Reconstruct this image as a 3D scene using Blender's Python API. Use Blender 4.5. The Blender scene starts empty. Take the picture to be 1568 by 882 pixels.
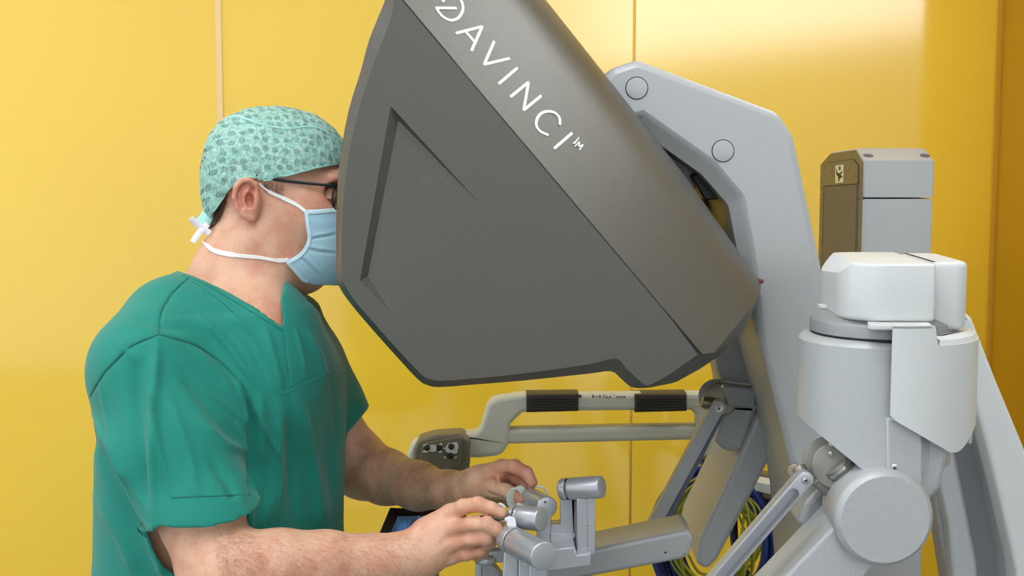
import bpy, bmesh, math, random
import numpy as np
from mathutils import Vector, Matrix
from mathutils.bvhtree import BVHTree

random.seed(7); rng = np.random.default_rng(7)
C = bpy.context.scene.collection
scn = bpy.context.scene

# ------------------------------------------------------------------ camera
CAM_Z = 1.36; PITCH = math.radians(6.0); LENS = 50.0
FPX = 1568 * LENS / 36.0
cam_d = bpy.data.cameras.new('camera'); cam = bpy.data.objects.new('camera', cam_d); C.objects.link(cam)
cam.location = (0, 0, CAM_Z); cam.rotation_euler = (math.radians(90) - PITCH, 0, 0)
cam_d.lens = LENS; cam_d.sensor_width = 36; cam_d.clip_start = 0.05
cam_d.dof.use_dof = True; cam_d.dof.focus_distance = 1.85; cam_d.dof.aperture_fstop = 22.0
scn.camera = cam
CP, SP = math.cos(PITCH), math.sin(PITCH)

def P(px, py, Y):
    """point seen at pixel (px,py) of the 1568x882 frame, on the vertical plane y = Y"""
    u = (px - 784) / FPX; v = (441 - py) / FPX
    t = Y / (CP + SP * v)
    return Vector((u * t, Y, CAM_Z + (-SP + CP * v) * t))

def ray(px, py):
    u = (px - 784) / FPX; v = (441 - py) / FPX
    return Vector((0, 0, CAM_Z)), Vector((u, CP + SP * v, -SP + CP * v)).normalized()

def unproject(co):
    """pixel under which world points (N,3) are seen"""
    co = np.asarray(co, float)
    x = co[..., 0]; y = co[..., 1]; z = co[..., 2] - CAM_Z
    f = y * CP - z * SP; up = y * SP + z * CP
    return 784 + FPX * x / f, 441 - FPX * up / f

# ------------------------------------------------------------------ view, world, lights
scn.view_settings.view_transform = 'Standard'; scn.view_settings.look = 'None'
scn.view_settings.gamma = 1; scn.view_settings.use_curve_mapping = False
scn.view_settings.exposure = -0.06
scn.cycles.use_denoising = True
scn.cycles.max_bounces = 6
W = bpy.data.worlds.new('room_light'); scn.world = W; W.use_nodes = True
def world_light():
    # the rest of the operating theatre behind the photographer: a bright band above eye level, shaped to reflect pale in the yellow wall, dimmer below
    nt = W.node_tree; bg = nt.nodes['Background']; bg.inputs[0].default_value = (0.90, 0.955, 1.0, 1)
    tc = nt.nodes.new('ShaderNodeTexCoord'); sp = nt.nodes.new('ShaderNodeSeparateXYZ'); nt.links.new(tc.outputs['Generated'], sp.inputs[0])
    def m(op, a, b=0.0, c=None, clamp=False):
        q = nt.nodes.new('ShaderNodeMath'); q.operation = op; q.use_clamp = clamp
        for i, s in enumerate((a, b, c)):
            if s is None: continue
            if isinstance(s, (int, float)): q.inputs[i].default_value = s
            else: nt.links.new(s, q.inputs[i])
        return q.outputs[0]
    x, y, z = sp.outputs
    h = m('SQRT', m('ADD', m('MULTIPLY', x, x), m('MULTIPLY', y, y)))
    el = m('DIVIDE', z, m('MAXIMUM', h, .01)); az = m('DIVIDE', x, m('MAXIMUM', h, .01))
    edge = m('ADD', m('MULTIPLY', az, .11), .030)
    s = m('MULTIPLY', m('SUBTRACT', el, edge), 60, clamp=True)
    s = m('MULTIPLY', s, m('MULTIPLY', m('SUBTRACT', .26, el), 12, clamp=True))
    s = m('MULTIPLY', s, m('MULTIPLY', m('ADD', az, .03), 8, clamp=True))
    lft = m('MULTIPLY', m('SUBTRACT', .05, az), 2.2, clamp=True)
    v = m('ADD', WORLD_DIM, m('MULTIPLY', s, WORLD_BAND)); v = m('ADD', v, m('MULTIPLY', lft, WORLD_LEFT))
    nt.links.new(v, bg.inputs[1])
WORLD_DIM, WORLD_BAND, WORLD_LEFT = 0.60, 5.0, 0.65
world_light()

# ------------------------------------------------------------------ materials
def lin(c):
    return tuple(((v / 255) / 12.92 if v / 255 <= 0.04045 else ((v / 255 + 0.055) / 1.055) ** 2.4) for v in c) + (1,)

def mat(name, rgb, rough=0.5, metal=0.0, noise=0.0, nscale=400, bump=0.0, bscale=600, spec=0.5, coat=0.0):
    m = bpy.data.materials.new(name); m.use_nodes = True
    nt = m.node_tree; b = nt.nodes['Principled BSDF']
    b.inputs['Base Color'].default_value = lin(rgb)
    b.inputs['Roughness'].default_value = rough; b.inputs['Metallic'].default_value = metal
    b.inputs['Specular IOR Level'].default_value = spec; b.inputs['Coat Weight'].default_value = coat
    if noise or bump:
        tc = nt.nodes.new('ShaderNodeTexCoord')
    if noise:
        n = nt.nodes.new('ShaderNodeTexNoise'); n.inputs['Scale'].default_value = nscale; n.inputs['Detail'].default_value = 2
        nt.links.new(tc.outputs['Object'], n.inputs['Vector'])
        r = nt.nodes.new('ShaderNodeValToRGB')
        a = lin([max(0, v * (1 - noise)) for v in rgb]); c = lin([min(255, v * (1 + noise)) for v in rgb])
        r.color_ramp.elements[0].color = a; r.color_ramp.elements[1].color = c
        r.color_ramp.elements[0].position = 0.3; r.color_ramp.elements[1].position = 0.7
        nt.links.new(n.outputs['Fac'], r.inputs['Fac']); nt.links.new(r.outputs['Color'], b.inputs['Base Color'])
    if bump:
        n2 = nt.nodes.new('ShaderNodeTexNoise'); n2.inputs['Scale'].default_value = bscale
        nt.links.new(tc.outputs['Object'], n2.inputs['Vector'])
        bp = nt.nodes.new('ShaderNodeBump'); bp.inputs['Strength'].default_value = bump; bp.inputs['Distance'].default_value = 0.001
        nt.links.new(n2.outputs['Fac'], bp.inputs['Height']); nt.links.new(bp.outputs['Normal'], b.inputs['Normal'])
    return m

M = {}
M['hood'] = mat('charcoal_metallic_paint', (90, 88, 81), 0.36, 0.35, 0.10, 900, 0.10, 900)
M['grey'] = mat('light_grey_paint', (177, 179, 180), 0.42, 0.15, 0.03, 700, 0.05, 900)
M['midgrey'] = mat('mid_grey_paint', (150, 152, 153), 0.42, 0.25, 0.03, 700, 0.05, 900)
M['white'] = mat('white_plastic_cover', (206, 208, 207), 0.42, 0.0, 0.01, 300)
M['alu'] = mat('anodised_aluminium', (178, 180, 184), 0.34, 0.55, 0.03, 1500)
M['steel'] = mat('polished_steel', (205, 203, 198), 0.2, 1.0)
M['warmsteel'] = mat('brushed_steel', (134, 126, 110), 0.34, 0.9)
M['darkgap'] = mat('black_rubber', (22, 22, 22), 0.6)
M['black'] = mat('black_plastic', (12, 12, 13), 0.4)
M['olive'] = mat('brown_grey_plastic_and_shade', (112, 104, 84), 0.45, 0.1, 0.03, 600)
M['brownpanel'] = mat('shaded_side_panel', (104, 96, 86), 0.6, 0.0, 0.05, 900)  # lift column slide cover, shade of the left face put into the colour
M['cream'] = mat('cream_painted_rail', (205, 204, 188), 0.4, 0.0, 0.02, 400)
M['grip'] = mat('dark_grip_rubber', (46, 42, 34), 0.5)
M['letter'] = mat('white_print', (245, 245, 245), 0.5)
M['blue'] = mat('blue_cable', (14, 40, 112), 0.4)
M['yelgreen'] = mat('yellow_green_cable', (146, 150, 42), 0.4)
M['navy'] = mat('dark_navy_cable', (22, 26, 62), 0.4)
M['label_y'] = mat('label_yellow', (225, 205, 40), 0.5)
M['label_w'] = mat('label_white', (222, 222, 205), 0.5)
M['mint'] = mat('pale_mint_strap', (222, 240, 228), 0.6)
M['lilac'] = mat('white_strap', (236, 234, 242), 0.6)
M['floor'] = mat('grey_green_vinyl_floor', (120, 128, 126), 0.35, 0.0, 0.04, 40)
M['ceil'] = mat('white_ceiling_paint', (235, 235, 232), 0.7, 0.0, 0.01, 40)

M['joint'] = mat('shade_darkened_grey_metal', (136, 134, 128), 0.4, 0.4)  # near joint parts, base colour darkened to carry their enclosed shade
M['slate'] = mat('dark_slate_recess_tone', (92, 95, 112), 0.4, 0.3)

def emis(name, rgb, st):
    m = bpy.data.materials.new(name); m.use_nodes = True; nt = m.node_tree; nt.nodes.clear()
    e = nt.nodes.new('ShaderNodeEmission'); o = nt.nodes.new('ShaderNodeOutputMaterial')
    e.inputs[0].default_value = lin(rgb); e.inputs[1].default_value = st
    nt.links.new(e.outputs[0], o.inputs[0]); return m

# ------------------------------------------------------------------ helpers
def link(name, me, m=None, parent=None, kind=None, label=None):
    o = bpy.data.objects.new(name, me); C.objects.link(o)
    if m is not None: me.materials.append(m)
    if parent is not None:
        o.parent = parent; o.matrix_parent_inverse = parent_inv(parent)
    if kind: o['kind'] = kind
    if label: o['label'] = label
    return o

def world_mat(o):
    m = Matrix.LocRotScale(o.location, o.rotation_euler, o.scale)
    return (world_mat(o.parent) @ o.matrix_parent_inverse @ m) if o.parent else m

def parent_inv(p): return world_mat(p).inverted()

def thing(name, label, cat, loc=(0, 0, 0), group=None):
    o = bpy.data.objects.new(name, None); C.objects.link(o); o.location = loc
    o.empty_display_size = 0.1
    o['label'] = label; o['category'] = cat
    if group: o['group'] = group
    return o

def tag(o, label, cat, group=None):
    o['label'] = label; o['category'] = cat
    if group: o['group'] = group
    return o

def mesh_from(verts, faces, smooth=35):
    me = bpy.data.meshes.new('mesh'); me.from_pydata([tuple(v) for v in verts], [], faces); me.update()
    bm = bmesh.new(); bm.from_mesh(me); bmesh.ops.recalc_face_normals(bm, faces=bm.faces); bm.to_mesh(me); bm.free()
    if smooth:
        me.shade_smooth(); me.set_sharp_from_angle(angle=math.radians(smooth))
    return me

def join(parts, smooth=35):
    V = []; F = []; S = []
    for me in parts:
        n = len(V); S += [p.use_smooth for p in me.polygons]
        V += [v.co.copy() for v in me.vertices]; F += [tuple(i + n for i in p.vertices) for p in me.polygons]
        bpy.data.meshes.remove(me)
    me = bpy.data.meshes.new('mesh'); me.from_pydata([tuple(v) for v in V], [], F); me.update()
    if smooth:
        me.shade_smooth(); me.set_sharp_from_angle(angle=math.radians(smooth))
        me.polygons.foreach_set('use_smooth', S)
    return me

def fillet(pts, n=6):
    """pts: (x,y) or (x,y,r) -> 2D polygon with rounded corners"""
    out = []; N = len(pts)
    for i, p in enumerate(pts):
        r = p[2] if len(p) > 2 else 0
        b = Vector(p[:2])
        if r <= 0: out.append(b); continue
        a = Vector(pts[i - 1][:2]); c = Vector(pts[(i + 1) % N][:2])
        u = (a - b).normalized(); w = (c - b).normalized()
        ang = u.angle(w)
        if ang > math.pi - 0.02: out.append(b); continue
        t = min(r / math.tan(ang / 2), (a - b).length * 0.49, (c - b).length * 0.49)
        rr = t * math.tan(ang / 2)
        s = b + u * t; e = b + w * t
        cen = b + (u + w).normalized() * (rr / math.sin(ang / 2))
        a0 = math.atan2(s.y - cen.y, s.x - cen.x); a1 = math.atan2(e.y - cen.y, e.x - cen.x)
        d = (a1 - a0 + math.pi) % (2 * math.pi) - math.pi
        for k in range(n + 1):
            q = a0 + d * k / n
            out.append(cen + Vector((math.cos(q), math.sin(q))) * rr)
    return out

def offset2(pts, d):
    """inset a 2D polygon by d"""
    N = len(pts); area = sum(pts[i - 1].x * pts[i].y - pts[i].x * pts[i - 1].y for i in range(N))
    sg = 1 if area > 0 else -1; out = []
    for i in range(N):
        a, b, c = pts[i - 1], pts[i], pts[(i + 1) % N]
        e1 = (b - a); e2 = (c - b)
        if e1.length < 1e-9: e1 = e2
        if e2.length < 1e-9: e2 = e1
        n1 = Vector((-e1.y, e1.x)).normalized() * sg; n2 = Vector((-e2.y, e2.x)).normalized() * sg
        n = n1 + n2
        if n.length < 1e-6: n = n1
        n.normalize(); k = max(0.35, n.dot(n1))
        out.append(b + n * (d / k))
    return out

def extrude_profile(poly, depth, bevel, origin, ax, ay, az, seg=3, back=True):
    """2D polygon (metres) in plane (origin, ax, ay), extruded along az by depth, rims rounded"""
    rings = []
    if bevel > 0:
        for k in range(seg + 1):
            q = math.pi / 2 * k / seg
            rings.append((bevel * (1 - math.sin(q)), bevel * (1 - math.cos(q))))
        if back: rings += [(i, depth - d) for i, d in reversed(rings)]
        else: rings.append((0, depth))
    else:
        rings = [(0, 0), (0, depth)]
    V = []; F = []; N = len(poly)
    for ins, d in rings:
        q = offset2(poly, ins) if ins > 0 else poly
        V += [origin + ax * p.x + ay * p.y + az * d for p in q]
    for r in range(len(rings) - 1):
        for i in range(N):
            j = (i + 1) % N
            F.append((r * N + i, r * N + j, (r + 1) * N + j, (r + 1) * N + i))
    F.append(tuple(range(N))[::-1]); F.append(tuple((len(rings) - 1) * N + i for i in range(N)))
    me = mesh_from(V, F)
    for p in me.polygons:
        if len(p.vertices) == N and (N > 4 or p.index >= len(F) - 2): p.use_smooth = False
    return me

def loft_px(rings):
    """rings: (pixel outline with radii, Y it is drawn at, Y it stands at, inset)"""
    V = []; F = []; N = None
    for px, Yd, Ys, ins in rings:
        poly = []
        for p in fillet(px, 6):
            w = P(p.x, p.y, Yd); poly.append(Vector((w.x, w.z)))
        if ins: poly = offset2(poly, ins)
        N = len(poly); V += [Vector((p.x, Ys, p.y)) for p in poly]
    for r in range(len(rings) - 1):
        for i in range(N):
            j = (i + 1) % N; F.append((r * N + i, r * N + j, (r + 1) * N + j, (r + 1) * N + i))
    F.append(tuple(range(N))[::-1]); F.append(tuple((len(rings) - 1) * N + i for i in range(N)))
    me = mesh_from(V, F, 30)
    for p in me.polygons:
        if len(p.vertices) == N: p.use_smooth = False
    return me

X3, Y3, Z3 = Vector((1, 0, 0)), Vector((0, 1, 0)), Vector((0, 0, 1))

def prism(px, Y0, Y1, bevel=0.004, seg=3, n=6, back=True):
    """outline in image pixels standing at y=Y0, solid back to Y1; third number of a point = corner radius in pixels"""
    q = fillet(px, n)
    poly = []
    for p in q:
        w = P(p.x, p.y, Y0); poly.append(Vector((w.x, w.z)))
    return extrude_profile(poly, Y1 - Y0, bevel, Vector((0, Y0, 0)), X3, Z3, Y3, seg, back)

def lathe(p0, p1, prof, seg=48):
    """prof: list of (t along p0->p1 as 0..1 or beyond, radius)"""
    p0 = Vector(p0); p1 = Vector(p1); ax = (p1 - p0); L = ax.length; ax.normalize()
    u = ax.orthogonal().normalized(); v = ax.cross(u)
    V = []; F = []; n = len(prof)
    for t, r in prof:
        for k in range(seg):
            a = 2 * math.pi * k / seg
            V.append(p0 + ax * (L * t) + (u * math.cos(a) + v * math.sin(a)) * max(r, 1e-5))
    for i in range(n - 1):
        for k in range(seg):
            j = (k + 1) % seg
            F.append((i * seg + k, i * seg + j, (i + 1) * seg + j, (i + 1) * seg + k))
    F.append(tuple(range(seg))[::-1]); F.append(tuple((n - 1) * seg + k for k in range(seg)))
    return mesh_from(V, F, 30)

def cyl(p0, p1, r, bevel=0.002, seg=48, r1=None):
    L = (Vector(p1) - Vector(p0)).length; r1 = r if r1 is None else r1; b = bevel / L
    pr = []
    for k in range(4):
        q = math.pi / 2 * k / 3; pr.append((b * (1 - math.cos(q)) , r - bevel * (1 - math.sin(q))))
    pr += [(1 - t, rr - r + r1) for t, rr in reversed(pr)]
    return lathe(p0, p1, pr, seg)

def tube(path, rad, seg=10, flat=1.0, up=None, closed=False):
    path = [Vector(p) for p in path]; n = len(path); V = []; F = []
    rr = rad if isinstance(rad, (list, tuple)) else [rad] * n
    prev = None
    for i, p in enumerate(path):
        t = (path[min(i + 1, n - 1)] - path[max(i - 1, 0)])
        if closed: t = path[(i + 1) % n] - path[i - 1]
        t.normalize()
        if up is not None:
            uu = Vector(up[i] if isinstance(up, list) else up); s = t.cross(uu)
            if s.length < 1e-6: s = t.orthogonal()
            s.normalize(); w = s.cross(t).normalized()
        else:
            s = prev - t * prev.dot(t) if prev is not None else t.orthogonal()
            s.normalize(); w = t.cross(s).normalized()
        prev = s
        for k in range(seg):
            a = 2 * math.pi * k / seg
            V.append(p + s * math.cos(a) * rr[i] + w * math.sin(a) * rr[i] * flat)
    m = n if closed else n - 1
    for i in range(m):
        for k in range(seg):
            j = (k + 1) % seg; i2 = (i + 1) % n
            F.append((i * seg + k, i * seg + j, i2 * seg + j, i2 * seg + k))
    if not closed:
        F.append(tuple(range(seg))[::-1]); F.append(tuple((n - 1) * seg + k for k in range(seg)))
    return mesh_from(V, F, 50)

def smooth_path(pts, n=8, closed=False):
    pts = [Vector(p) for p in pts]; out = []; N = len(pts)
    rngs = N if closed else N - 1
    for i in range(rngs):
        g = (lambda k: pts[k % N]) if closed else (lambda k: pts[max(0, min(N - 1, k))])
        a, b, c, d = g(i - 1), g(i), g(i + 1), g(i + 2)
        for k in range(n):
            t = k / n
            out.append(0.5 * ((2 * b) + (c - a) * t + (2 * a - 5 * b + 4 * c - d) * t * t + (3 * b - a - 3 * c + d) * t ** 3))
    if not closed: out.append(pts[-1])
    return out

def box(a, b, bevel=0.0):
    a = Vector(a); b = Vector(b)
    poly = [Vector((0, 0)), Vector((b.x - a.x, 0)), Vector((b.x - a.x, b.y - a.y)), Vector((0, b.y - a.y))]
    return extrude_profile(poly, b.z - a.z, bevel, a, X3, Y3, Z3)

def cut_plane(me, co, no, keep_below=True):
    bm = bmesh.new(); bm.from_mesh(me)
    g = bm.verts[:] + bm.edges[:] + bm.faces[:]
    r = bmesh.ops.bisect_plane(bm, geom=g, plane_co=co, plane_no=no, clear_outer=keep_below, clear_inner=not keep_below)
    ed = [e for e in r['geom_cut'] if isinstance(e, bmesh.types.BMEdge)]
    bmesh.ops.contextual_create(bm, geom=ed)
    bmesh.ops.recalc_face_normals(bm, faces=bm.faces)
    bm.to_mesh(me); bm.free(); me.shade_smooth(); me.set_sharp_from_angle(angle=math.radians(30))
    return me

def boolean(o, cutter_mesh, op='DIFFERENCE'):
    c = bpy.data.objects.new('cutter', cutter_mesh); C.objects.link(c)
    if o.parent:
        pass
    md = o.modifiers.new('b', 'BOOLEAN'); md.object = c; md.operation = op; md.solver = 'EXACT'
    dg = bpy.context.evaluated_depsgraph_get(); dg.update()
    me = bpy.data.meshes.new_from_object(o.evaluated_get(dg))
    o.modifiers.clear(); old = o.data; o.data = me
    bpy.data.objects.remove(c); bpy.data.meshes.remove(cutter_mesh); bpy.data.meshes.remove(old)
    me.shade_smooth(); me.set_sharp_from_angle(angle=math.radians(30))
    return o
# ------------------------------------------------------------------ the room
YW = 3.4
def wall_mat(name, rgb):
    m = mat(name, rgb, 0.6, 0.0, 0.015, 1.5, 0, 8, spec=0.2, coat=1.0)
    b = m.node_tree.nodes['Principled BSDF']; b.inputs['Coat Roughness'].default_value = 0.09; b.inputs['Coat IOR'].default_value = 1.9
    return m
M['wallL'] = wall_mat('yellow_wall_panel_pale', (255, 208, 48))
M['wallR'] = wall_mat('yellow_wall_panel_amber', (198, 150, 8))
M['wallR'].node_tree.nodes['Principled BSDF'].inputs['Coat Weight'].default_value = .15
def panel(name, x0, x1, y0, y1, m, th=0.03):
    poly = [Vector((0, 0)), Vector(((Vector((x1, y1, 0)) - Vector((x0, y0, 0))).length, 0)), None, None]
    w = poly[1].x; poly[2] = Vector((w, 2.9)); poly[3] = Vector((0, 2.9))
    d = (Vector((x1, y1, 0)) - Vector((x0, y0, 0))).normalized()
    nrm = Vector((-d.y, d.x, 0))
    me = extrude_profile(poly, th, 0.0, Vector((x0, y0, 0)), d, Z3, nrm)
    return link(name, me, m, kind='structure')
xs1 = P(337, 150, YW).x; xs2 = P(971, 100, YW).x; xs3 = P(1530, 150, YW).x
panel('wall_back', -3.3, xs1 - 0.004, YW, YW, M['wallL'])
panel('wall_back_middle', xs1 + 0.004, xs2 - 0.003, YW, YW + 0.004, M['wallL'])
panel('wall_back_right', xs2 + 0.003, xs3, YW - 0.004, YW + 0.012, M['wallL'])
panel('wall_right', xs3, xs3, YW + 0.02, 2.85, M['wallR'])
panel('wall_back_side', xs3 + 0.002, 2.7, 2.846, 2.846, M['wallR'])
M['paleWall'] = mat('pale_grey_wall', (214, 214, 208), 0.6, 0, 0.01, 3)
panel('wall_side', 2.7, 2.7, 2.84, -1.6, M['paleWall'])
m = mat('pale_pink_seam_strip', (250, 214, 150), 0.4)
link('trim_1', box((xs1 - 0.007, YW - 0.004, 0.1), (xs1 + 0.007, YW + 0.02, 2.88), 0.002), m, kind='structure')
m = mat('ochre_seam', (246, 200, 84), 0.5)
link('trim_2', box((xs2 - 0.003, YW + 0.0005, 0.1), (xs2 + 0.004, YW + 0.02, 2.88)), m, kind='structure')
m = mat('ochre_corner_seam', (206, 150, 40), 0.5)
link('trim_3', box((xs3 - 0.007, YW - 0.012, 0.1), (xs3 - 0.0005, YW + 0.004, 2.88), 0.003), m, kind='structure')
link('floor', box((-3.35, -1.6, -0.03), (2.73, YW + 0.04, 0.0)), M['floor'], kind='structure')
link('ceiling', box((-3.35, -1.6, 2.9), (2.7, YW + 0.04, 2.94)), M['ceil'], kind='structure')
link('baseboard_back', box((-3.3, YW - 0.015, 0.0), (xs3, YW - 0.001, 0.08), 0.003), M['grey'], kind='structure')
E_PANEL = emis('lit_ceiling_panel', (246, 249, 253), 11.0)
def ceiling_light(cx, cy, w, d, label):
    t = thing('ceiling_light', label, 'ceiling light', (cx, cy, 2.9), 'lit panels in the ceiling')
    fr = join([box((cx - w / 2 - .03, cy - d / 2 - .03, 2.86), (cx - w / 2, cy + d / 2 + .03, 2.9)), box((cx + w / 2, cy - d / 2 - .03, 2.86), (cx + w / 2 + .03, cy + d / 2 + .03, 2.9)),
               box((cx - w / 2, cy - d / 2 - .03, 2.86), (cx + w / 2, cy - d / 2, 2.9)), box((cx - w / 2, cy + d / 2, 2.86), (cx + w / 2, cy + d / 2 + .03, 2.9))])
    link('light_frame', fr, M['white'], t)
    link('diffuser', box((cx - w / 2, cy - d / 2, 2.87), (cx + w / 2, cy + d / 2, 2.88)), E_PANEL, t)
for cx, cy in ((-1.9, 0.2), (-1.9, 1.9), (-0.1, -0.5), (-0.1, 1.0), (1.5, 2.2)):  # last panel is added so its reflection brightens the hood's shoulder face
    where = {(-1.9, 0.2): 'over the left of the room, nearer the photographer', (-1.9, 1.9): 'over the left of the room, behind the surgeon', (-0.1, -0.5): 'above the photographer', (-0.1, 1.0): 'in front of the hood', (1.5, 2.2): 'past the end of the amber wall, added to highlight the hood'}[(cx, cy)]
    ceiling_light(cx, cy, 1.1, 0.6, 'lit ceiling panel ' + where)
# ------------------------------------------------------------------ surgeon console
con = thing('surgeon_console', 'grey robot surgery console with tilted charcoal hood, white joint covers and metal arms', 'surgical console', (0.45, 2.0, 0))
YH = 1.72
pairs = [  # (crease on the side panel, silhouette) going round from the apex
 ((606,-12),(606,-12)), ((700,98),(700,98)), ((800,215.8),(800,215.8)), ((900,333.5),(900,333.5)), ((1000,451),(1000,451)), ((1068,543),(1083,553)),
 ((1030,570),(1052,577)), ((1008,583),(1030,588)), ((990,590),(1010,595)), ((982,585),(988,598)), ((974,578),(968,596)), ((960,565),(952,583)), ((943,549),(937,572)),
 ((900,558),(900,576)), ((800,572),(800,586.5)), ((720,580),(720,593)), ((676,583),(672,596.5)), ((660,581),(655,594)), ((645,573),(638,584)),
 ((608,534),(600,543)), ((568,489),(560,498)), ((543,460),(535,468)), ((529,438),(519,445)), ((523,418),(513,425)), ((523,380),(512,380)),
 ((525,320),(513,320)), ((532,250),(517,250)), ((545,185),(531,170)), ((561,129),(550,108)), ((578,82),(563,60)), ((597,32),(583,10)), ((603,5),(592,-14))]
full = {0:(700,-150), 1:(835,-3), 2:(905,85), 3:(985,186), 4:(1062,284), 5:(1172,440), 6:(1153,493), 7:(1088,553), 8:(1030,588), 31:(660,-110)}
for _i, _S in full.items():
    if _i == 8: continue
    _s = pairs[_i][1]; _T = (784 + (_S[0] - 784) / .913, 212 + (_S[1] - 212) / .913)
    full[_i] = (_s[0] + (_T[0] - _s[0]) / .96, _s[1] + (_T[1] - _s[1]) / .96)
_n0 = len(pairs); _cr = [p[0] for p in pairs]; _si = [p[1] for p in pairs]; _fu = [full.get(i, pairs[i][1]) for i in range(_n0)]
def _sub(L):
    out = [Vector((a, b, 0)) for a, b in L[:6]]
    for i in range(6, _n0 - 1):
        a, b, c, d = (Vector((*L[max(6, min(_n0 - 1, j))], 0)) for j in (i - 1, i, i + 1, i + 2))
        for k in range(3):
            t = k / 3; out.append(0.5 * ((2 * b) + (c - a) * t + (2 * a - 5 * b + 4 * c - d) * t * t + (3 * b - a - 3 * c + d) * t ** 3))
    out.append(Vector((*L[-1], 0))); return [(p.x, p.y) for p in out]
_cr, _si, _fu = _sub(_cr), _sub(_si), _sub(_fu)
pairs = list(zip(_cr, _si)); full = {i: f for i, f in enumerate(_fu) if Vector(f) != Vector(_si[i])}
def hood_ring(k):
    Yo, w, useC = k
    out = []
    for i, (c, s) in enumerate(pairs):
        b = c if useC else s
        if w > 0:
            b = s
            if i in full and i > 5:
                f = full[i]; b = (s[0] + (f[0] - s[0]) * w, s[1] + (f[1] - s[1]) * w)
            elif i in full:
                f = full[i]; b = (s[0] + (f[0] - s[0]) * w, s[1] + (f[1] - s[1]) * w)
        q = P(b[0], b[1], YH); out.append(Vector((q.x, YH + Yo, q.z)))
    return out
# shoulder profile: depth, outward share
prof = [(0, 0, True), (0.017, 0.105, False), (0.030, 0.186, False), (0.10, 0.62, False), (0.118, 0.72, False), (0.136, 0.80, False), (0.156, 0.87, False), (0.18, 0.93, False), (0.21, 0.975, False), (0.25, 1.0, False)]
HD = 0.56
prof = prof + [(HD - a, b, c) for a, b, c in reversed(prof)]
V = []; F = []; n = len(pairs)
for k in prof: V += hood_ring(k)
for r in range(len(prof) - 1):
    for i in range(n):
        j = (i + 1) % n
        F.append((r * n + i, r * n + j, (r + 1) * n + j, (r + 1) * n + i))
F.append(tuple(range(n))[::-1]); F.append(tuple((len(prof) - 1) * n + i for i in range(n)))
hood = link('viewer_hood', mesh_from(V, F, 24), M['hood'], con)
# shallow triangular recess in the side panel
def hull(pts):
    bm = bmesh.new()
    for p in pts: bm.verts.new(p)
    bmesh.ops.convex_hull(bm, input=bm.verts); me = bpy.data.meshes.new('h'); bm.to_mesh(me); bm.free(); return me
def pd(px, py, d): q = P(px, py, YH); return Vector((q.x, YH + d, q.z))
boolean(hood, hull([pd(598,162,-.02), pd(598,162,0), pd(551,430,-.02), pd(551,430,0), pd(600,482,-.02), pd(601,482,0), pd(735,312,-.02), pd(735,312,0), pd(609,184,.009), pd(562,424,.009)]))
# viewing recess facing the surgeon
rc = [P(505,185,2.0), P(640,185,2.0), P(640,425,2.0), P(505,425,2.0)]
poly = fillet([(rc[0].x - .06, rc[0].z, .0), (rc[1].x, rc[1].z, .02), (rc[2].x, rc[2].z, .02), (rc[3].x - .06, rc[3].z, 0)])
boolean(hood, extrude_profile(poly, 0.32, 0.012, Vector((0, 1.84, 0)), X3, Z3, Y3))
# eyepiece block inside the recess
e0 = P(600, 270, 2.0)
for yy in (1.965, 2.035): link('eyepiece', cyl((e0.x - .012, yy, e0.z), (e0.x + .03, yy, e0.z), .022), M['black'], con)
# seam groove between side panel and shoulder
sp = [P(606 + (1083 - 606) * t, -12 + 565 * t, YH) + Vector((0, .001, 0)) for t in np.linspace(0.0, .985, 30)]
link('panel_seam', tube(sp, .0013, 6), M['darkgap'], hood)
# lettering on the shoulder face
pa, pb = P(700, 98, YH), P(1000, 451, YH)
def hoodpt(i, k):
    return hood_ring(prof[k])[i]
qa = hoodpt(1, 3)
fn = (pb - pa).cross(qa - pa).normalized()
if fn.y > 0: fn = -fn
fo = hoodpt(2, 2)
def onface(px, py, up=0.0008):
    o, d = ray(px, py)
    t = (fo - o).dot(fn) / d.dot(fn)
    return o + d * t + fn * up
hood_bvh = None
def stroke(pts, r=0.0018):
    pts = [onface(*p) for p in pts]
    V = []; F = []
    # rounded flat ribbon
    def cap(c, d):
        s = fn.cross(d).normalized(); return [c + d * math.cos(a) * r + s * math.sin(a) * r for a in np.linspace(-math.pi / 2, math.pi / 2, 7)]
    n = len(pts); left = []; right = []
    for i in range(n):
        d = (pts[min(i + 1, n - 1)] - pts[max(i - 1, 0)]).normalized(); s = fn.cross(d).normalized()
        left.append(pts[i] + s * r); right.append(pts[i] - s * r)
    d0 = (pts[0] - pts[1]).normalized(); d1 = (pts[-1] - pts[-2]).normalized()
    loop = left + cap(pts[-1], d1)[::-1][1:-1] + right[::-1] + cap(pts[0], d0)[::-1][1:-1]
    me = bpy.data.meshes.new('s')
    bm = bmesh.new(); vs = [bm.verts.new(p) for p in loop]; top = [bm.verts.new(p - fn * .0012) for p in loop]
    try:
        for i in range(n - 1):
            pass
        bm.faces.new(vs)
    except Exception: pass
    N = len(vs)
    for i in range(N): bm.faces.new((vs[i], top[i], top[(i + 1) % N], vs[(i + 1) % N]))
    bmesh.ops.triangulate(bm, faces=[f for f in bm.faces if len(f.verts) > 4])
    bmesh.ops.recalc_face_normals(bm, faces=bm.faces)
    bm.to_mesh(me); bm.free(); return me
def arc(pts, n=6): return [(p.x, p.y) for p in smooth_path([Vector((a, b, 0)) for a, b in pts], n)]
L = []
L.append(stroke([(697.5,13),(667.5,12.5)])); L.append(stroke(arc([(667.5,12.5),(677,25),(690,31.5),(702,27),(708.5,14),(706,1),(699,-9),(690,-16)])))
L.append(stroke([(690,-16),(678,2)]))
L.append(stroke([(699,51),(738,41)])); L.append(stroke([(738,41),(722,77)])); L.append(stroke([(713,49),(726,64)]))
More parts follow.
